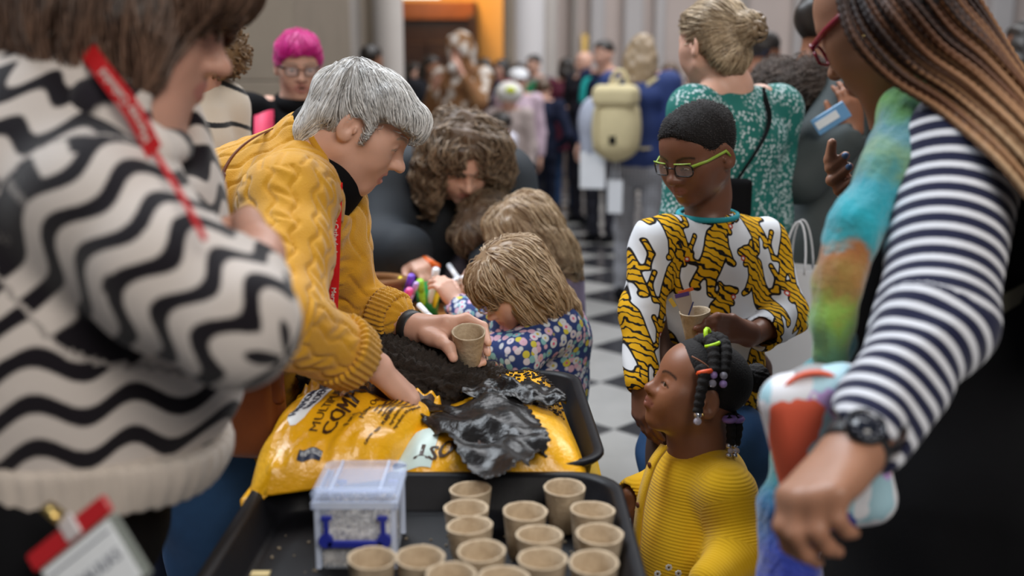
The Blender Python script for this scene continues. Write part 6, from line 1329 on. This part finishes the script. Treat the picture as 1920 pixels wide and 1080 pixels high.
carrier(1114, 318, 6.3, .08, .115, 'white carrier bag hanging beside the cream rucksack', None, .3, .15); carrier(1153, 368, 6.2, .045, .10, 'second white carrier bag, lower, beside the grey check trousers', None, .1, .15)
s = S(); s.ell(W(-.30, -.05, .68), (.09, .10, .16), None).ell(W(-.30, -.05, .58), (.07, .08, .10), None, .05); tag(cloth(s, .012, cc_((.36, .38, .46)), None, 'jacket'), 'pale grey jacket bundled at the left of the cream rucksack', 'jacket')

# boy in navy tracksuit with a three bar emblem on the back
t_ = stander('child in a navy tracksuit top with a white three-bar emblem on the back', 1018, 9.4, 1.43, 12, cc_((.012, .016, .038)), cc_((.012, .016, .035)), SK['fair'], HM['brown'], 'short', ('hip', 'hip'), group=None, res=.012)
W = t_['W']; em = []
for k, (a, hgt_) in enumerate(((-.085, .05), (-.03, .085), (.025, .125))):
    mb = MB(); mb.add([W(a, -.158, .655), W(a + .05, -.158, .655), W(a + .05 - .045 * hgt_ / .05 * .55, -.148, .655 + hgt_), W(a - .045 * hgt_ / .05 * .55 + .004, -.148, .655 + hgt_ * .92), W(a, -.125, .655), W(a + .05, -.125, .655), W(a + .05 - .045 * hgt_ / .05 * .55, -.10, .655 + hgt_), W(a - .045 * hgt_ / .05 * .55 + .004, -.10, .655 + hgt_ * .92)], [(0, 1, 2, 3), (7, 6, 5, 4), (0, 4, 5, 1), (1, 5, 6, 2), (2, 6, 7, 3), (3, 7, 4, 0)]); mb.build('emblem_bar', M['white'], t_['o'], False)
text('emblem_lettering', 'adidas', .058, lambda x, y, z: np.array([W(a - .085, -.160, .625) + np.array([0, 0, b]) for a, b in zip(x, y)]), M['white'], t_['o'], bold=.002)

# rest of the crowd
ppl = [('person in a maroon coat with a dark headscarf, back turned', 1062, 11.0, 1.66, -20, (.075, .012, .024), (.02, .05, .12), 'tan', 'dark', 'bob', ('down', 'hip'), dict(coat=.14, bulk=1.2)),
 ('bald man in a black jacket, facing left', 1098, 10.1, 1.70, -130, (.014, .014, .02), (.02, .02, .03), 'fair', 'grey', 'bald', ('down', 'fold'), dict(bulk=1.2)),
 ('dark-haired man in a navy coat with turquoise collar', 1134, 8.8, 1.74, -140, (.014, .022, .06), (.03, .03, .04), 'fair', 'dark', 'short', ('fwd', 'down'), dict()),
 ('brown-haired woman in a dark brown coat beside the white pilaster', 1256, 9.0, 1.56, -160, (.035, .018, .015), (.02, .02, .02), 'fair2', 'brown', 'long', ('down', 'down'), dict(coat=.12)),
 ('man in a pale blue shirt with close-cropped dark hair', 1426, 5.4, 1.63, 60, (.34, .46, .80), (.02, .02, .03), 'brown', 'dark', 'short', ('down', 'fold'), dict(bulk=1.1)),
 ('person in a red top behind the floral dress woman', 1304, 8.0, 1.48, 150, (.60, .04, .03), (.03, .03, .04), 'fair', 'dark', 'short', ('down', 'down'), dict()),
 ('dark-haired person in a navy coat beside the costumed figure', 908, 9.9, 1.62, -30, (.012, .016, .036), (.01, .01, .02), 'tan', 'dark', 'long', ('down', 'fold'), dict(bulk=1.1)),
 ('woman in a black jacket and pink top, turned left', 944, 10.8, 1.64, -120, (.62, .10, .30), (.02, .02, .03), 'fair', 'dark', 'bob', ('fold', 'down'), dict()),
 ('person in a bright green coat behind the white hat', 974, 11.3, 1.62, 170, (.012, .12, .05), (.02, .02, .03), 'fair2', 'dark', 'short', ('down', 'down'), dict(bulk=1.2)),
 ('black-haired man in a grey shirt near the pale column', 1002, 11.8, 1.72, -150, (.22, .20, .20), (.03, .03, .04), 'fair', 'dark', 'short', ('down', 'down'), dict()),
 ('child in a white shirt with dark hair', 940, 7.6, 1.16, -60, (.62, .60, .68), (.25, .10, .14), 'tan', 'dark', 'short', ('down', 'fold'), dict(child=1)),
 ('child in a pale top and white knitted hat with a lime patch', 955, 8.4, 1.36, -170, (.44, .36, .34), (.03, .04, .06), 'fair', 'dark', 'hat', ('down', 'fold'), dict(child=1)),
 ('small person in a white cap behind the tracksuit child', 972, 9.0, 1.50, 175, (.58, .44, .52), (.03, .03, .05), 'fair', 'dark', 'hat', ('down', 'down'), dict()),
 ('dark-haired visitor in a black coat by the oak lobby', 806, 9.7, 1.64, 140, (.014, .014, .018), (.02, .02, .02), 'tan', 'dark', 'long', ('fold', 'down'), dict(coat=.12, bulk=1.15)),
 ('visitor in a dark plum coat, head lowered, by the oak lobby', 772, 10.6, 1.60, 120, (.035, .018, .030), (.02, .02, .02), 'fair', 'dark', 'bob', ('down', 'down'), dict(coat=.12)),
 ('visitor in a black coat seen above the silver hair', 694, 7.98, 1.67, 30, (.014, .014, .018), (.02, .02, .02), 'tan', 'dark', 'short', ('down', 'down'), dict(bulk=1.1)),
 ('person with black hair cut by the right edge', 1925, 5.0, 1.66, -20, (.03, .03, .05), (.02, .02, .02), 'brown', 'dark', 'long', ('down', 'down'), dict()),
 ('visitor in a rose coat behind the mustard knit', 690, 4.9, 1.18, -40, (.32, .07, .12), (.04, .03, .04), 'fair', 'brown', 'short', ('down', 'down'), dict(child=1)),
]
out = {}
for lb, px, Y, h_, yw, tc, bc3, sk_, hr_, stl, am, kw in ppl:
    out[px] = stander(lb, px, Y, h_, yw, cc_(tc), cc_(bc3), SK[sk_], HM[hr_], stl, am, **kw)
def cap_hat(st_, m, label, r=(.105, .125, .075), z=.065, brim=True, patch=None):
    H = st_['H']; s = S(); s.ell(H.W(0, -.01, z), np.array(r) * H.sc, H.R); 
    if brim: s.ell(H.W(0, .09, z - .015), np.array([.07, .07, .012]) * H.sc, H.R, .01)
    e = empty('hat', H.W(0, 0, .1), label, 'hat'); cloth(s, .012, m, e, 'crown'); 
    if patch: q = S(); q.ell(H.W(-.03, .10, z + .03), (.05, .04, .035)); cloth(q, .012, patch, e, 'patch')
cap_hat(out[955], cc_((.68, .66, .62)), 'big white knitted hat with a lime green patch', (.135, .15, .11), .05, False, cc_((.50, .55, .03))); cap_hat(out[972], cc_((.70, .70, .72)), 'white peaked cap behind the tracksuit child')
st_ = out[1134]; ribbon(spline([st_['W'](-.11, -.02, .85), st_['W'](-.05, .10, .80), st_['W'](0, .13, .74)], 10), np.tile(st_['X'], (10, 1)), .06, .01).build('collar', cc_((.02, .36, .34)), st_['o']); ribbon(spline([st_['W'](.11, -.02, .85), st_['W'](.13, .10, .80), st_['W'](.13, .14, .70)], 10), np.tile(st_['X'], (10, 1)), .06, .01).build('collar', cc_((.02, .36, .34)), st_['o'])
# costumed figure in patchy tan and white fleece
q = N('patchy_fleece'); v1 = q.vor(9.); q.set(Base_Color=q.ramp(q.math('ADD', q.math('MULTIPLY', v1.outputs['Distance'], .8), q.math('MULTIPLY', q.noise(7, 2), .6)), [(.42, (.62, .58, .54)), (.60, (.60, .50, .42)), (.66, (.26, .13, .05)), (.9, (.22, .10, .04))]), Roughness=.95); q.bump(q.noise(60, 3), .8, .01); M['fleece'] = q.m
z_ = stander('figure in a patchy tan and white fleece animal costume with raised arms', 866, 8.7, 1.74, -150, M['fleece'], M['fleece'], SK['fair2'], HM['brown'], 'hat', ('up', ((.26, .10, .66), (.12, .22, .78), (-.3, .4, .8))), bulk=1.25, coat=.16)
s = S(); H = z_['H']; s.ell(H.W(0, -.02, .03), (.125, .13, .135)).ell(H.W(0, -.03, .12), (.08, .08, .08), None, .05).cap(H.W(0, -.06, -.1), z_['nk'], .10, .12, .05); s.ell(H.W(0, .12, -.02), (.062, .09, .075), H.R, .02, 's')
for q_ in (-1, 1): s.ell(H.W(q_ * .10, 0, .12), (.035, .02, .05), None, .02)
cloth(s, .014, M['fleece'], z_['o'], 'animal_hood'); s = S(); s.ell(H.W(0, .10, -.12), (.07, .05, .05)); cloth(s, .012, cc_((.66, .62, .58)), z_['o'], 'beard')
MB().tube([z_['W'](.19 * math.cos(a), .155 * math.sin(a), .60) for a in np.linspace(0, 2 * PI, 25)], .03, 8).build('sash', cc_((.40, .15, .04)), z_['o'])
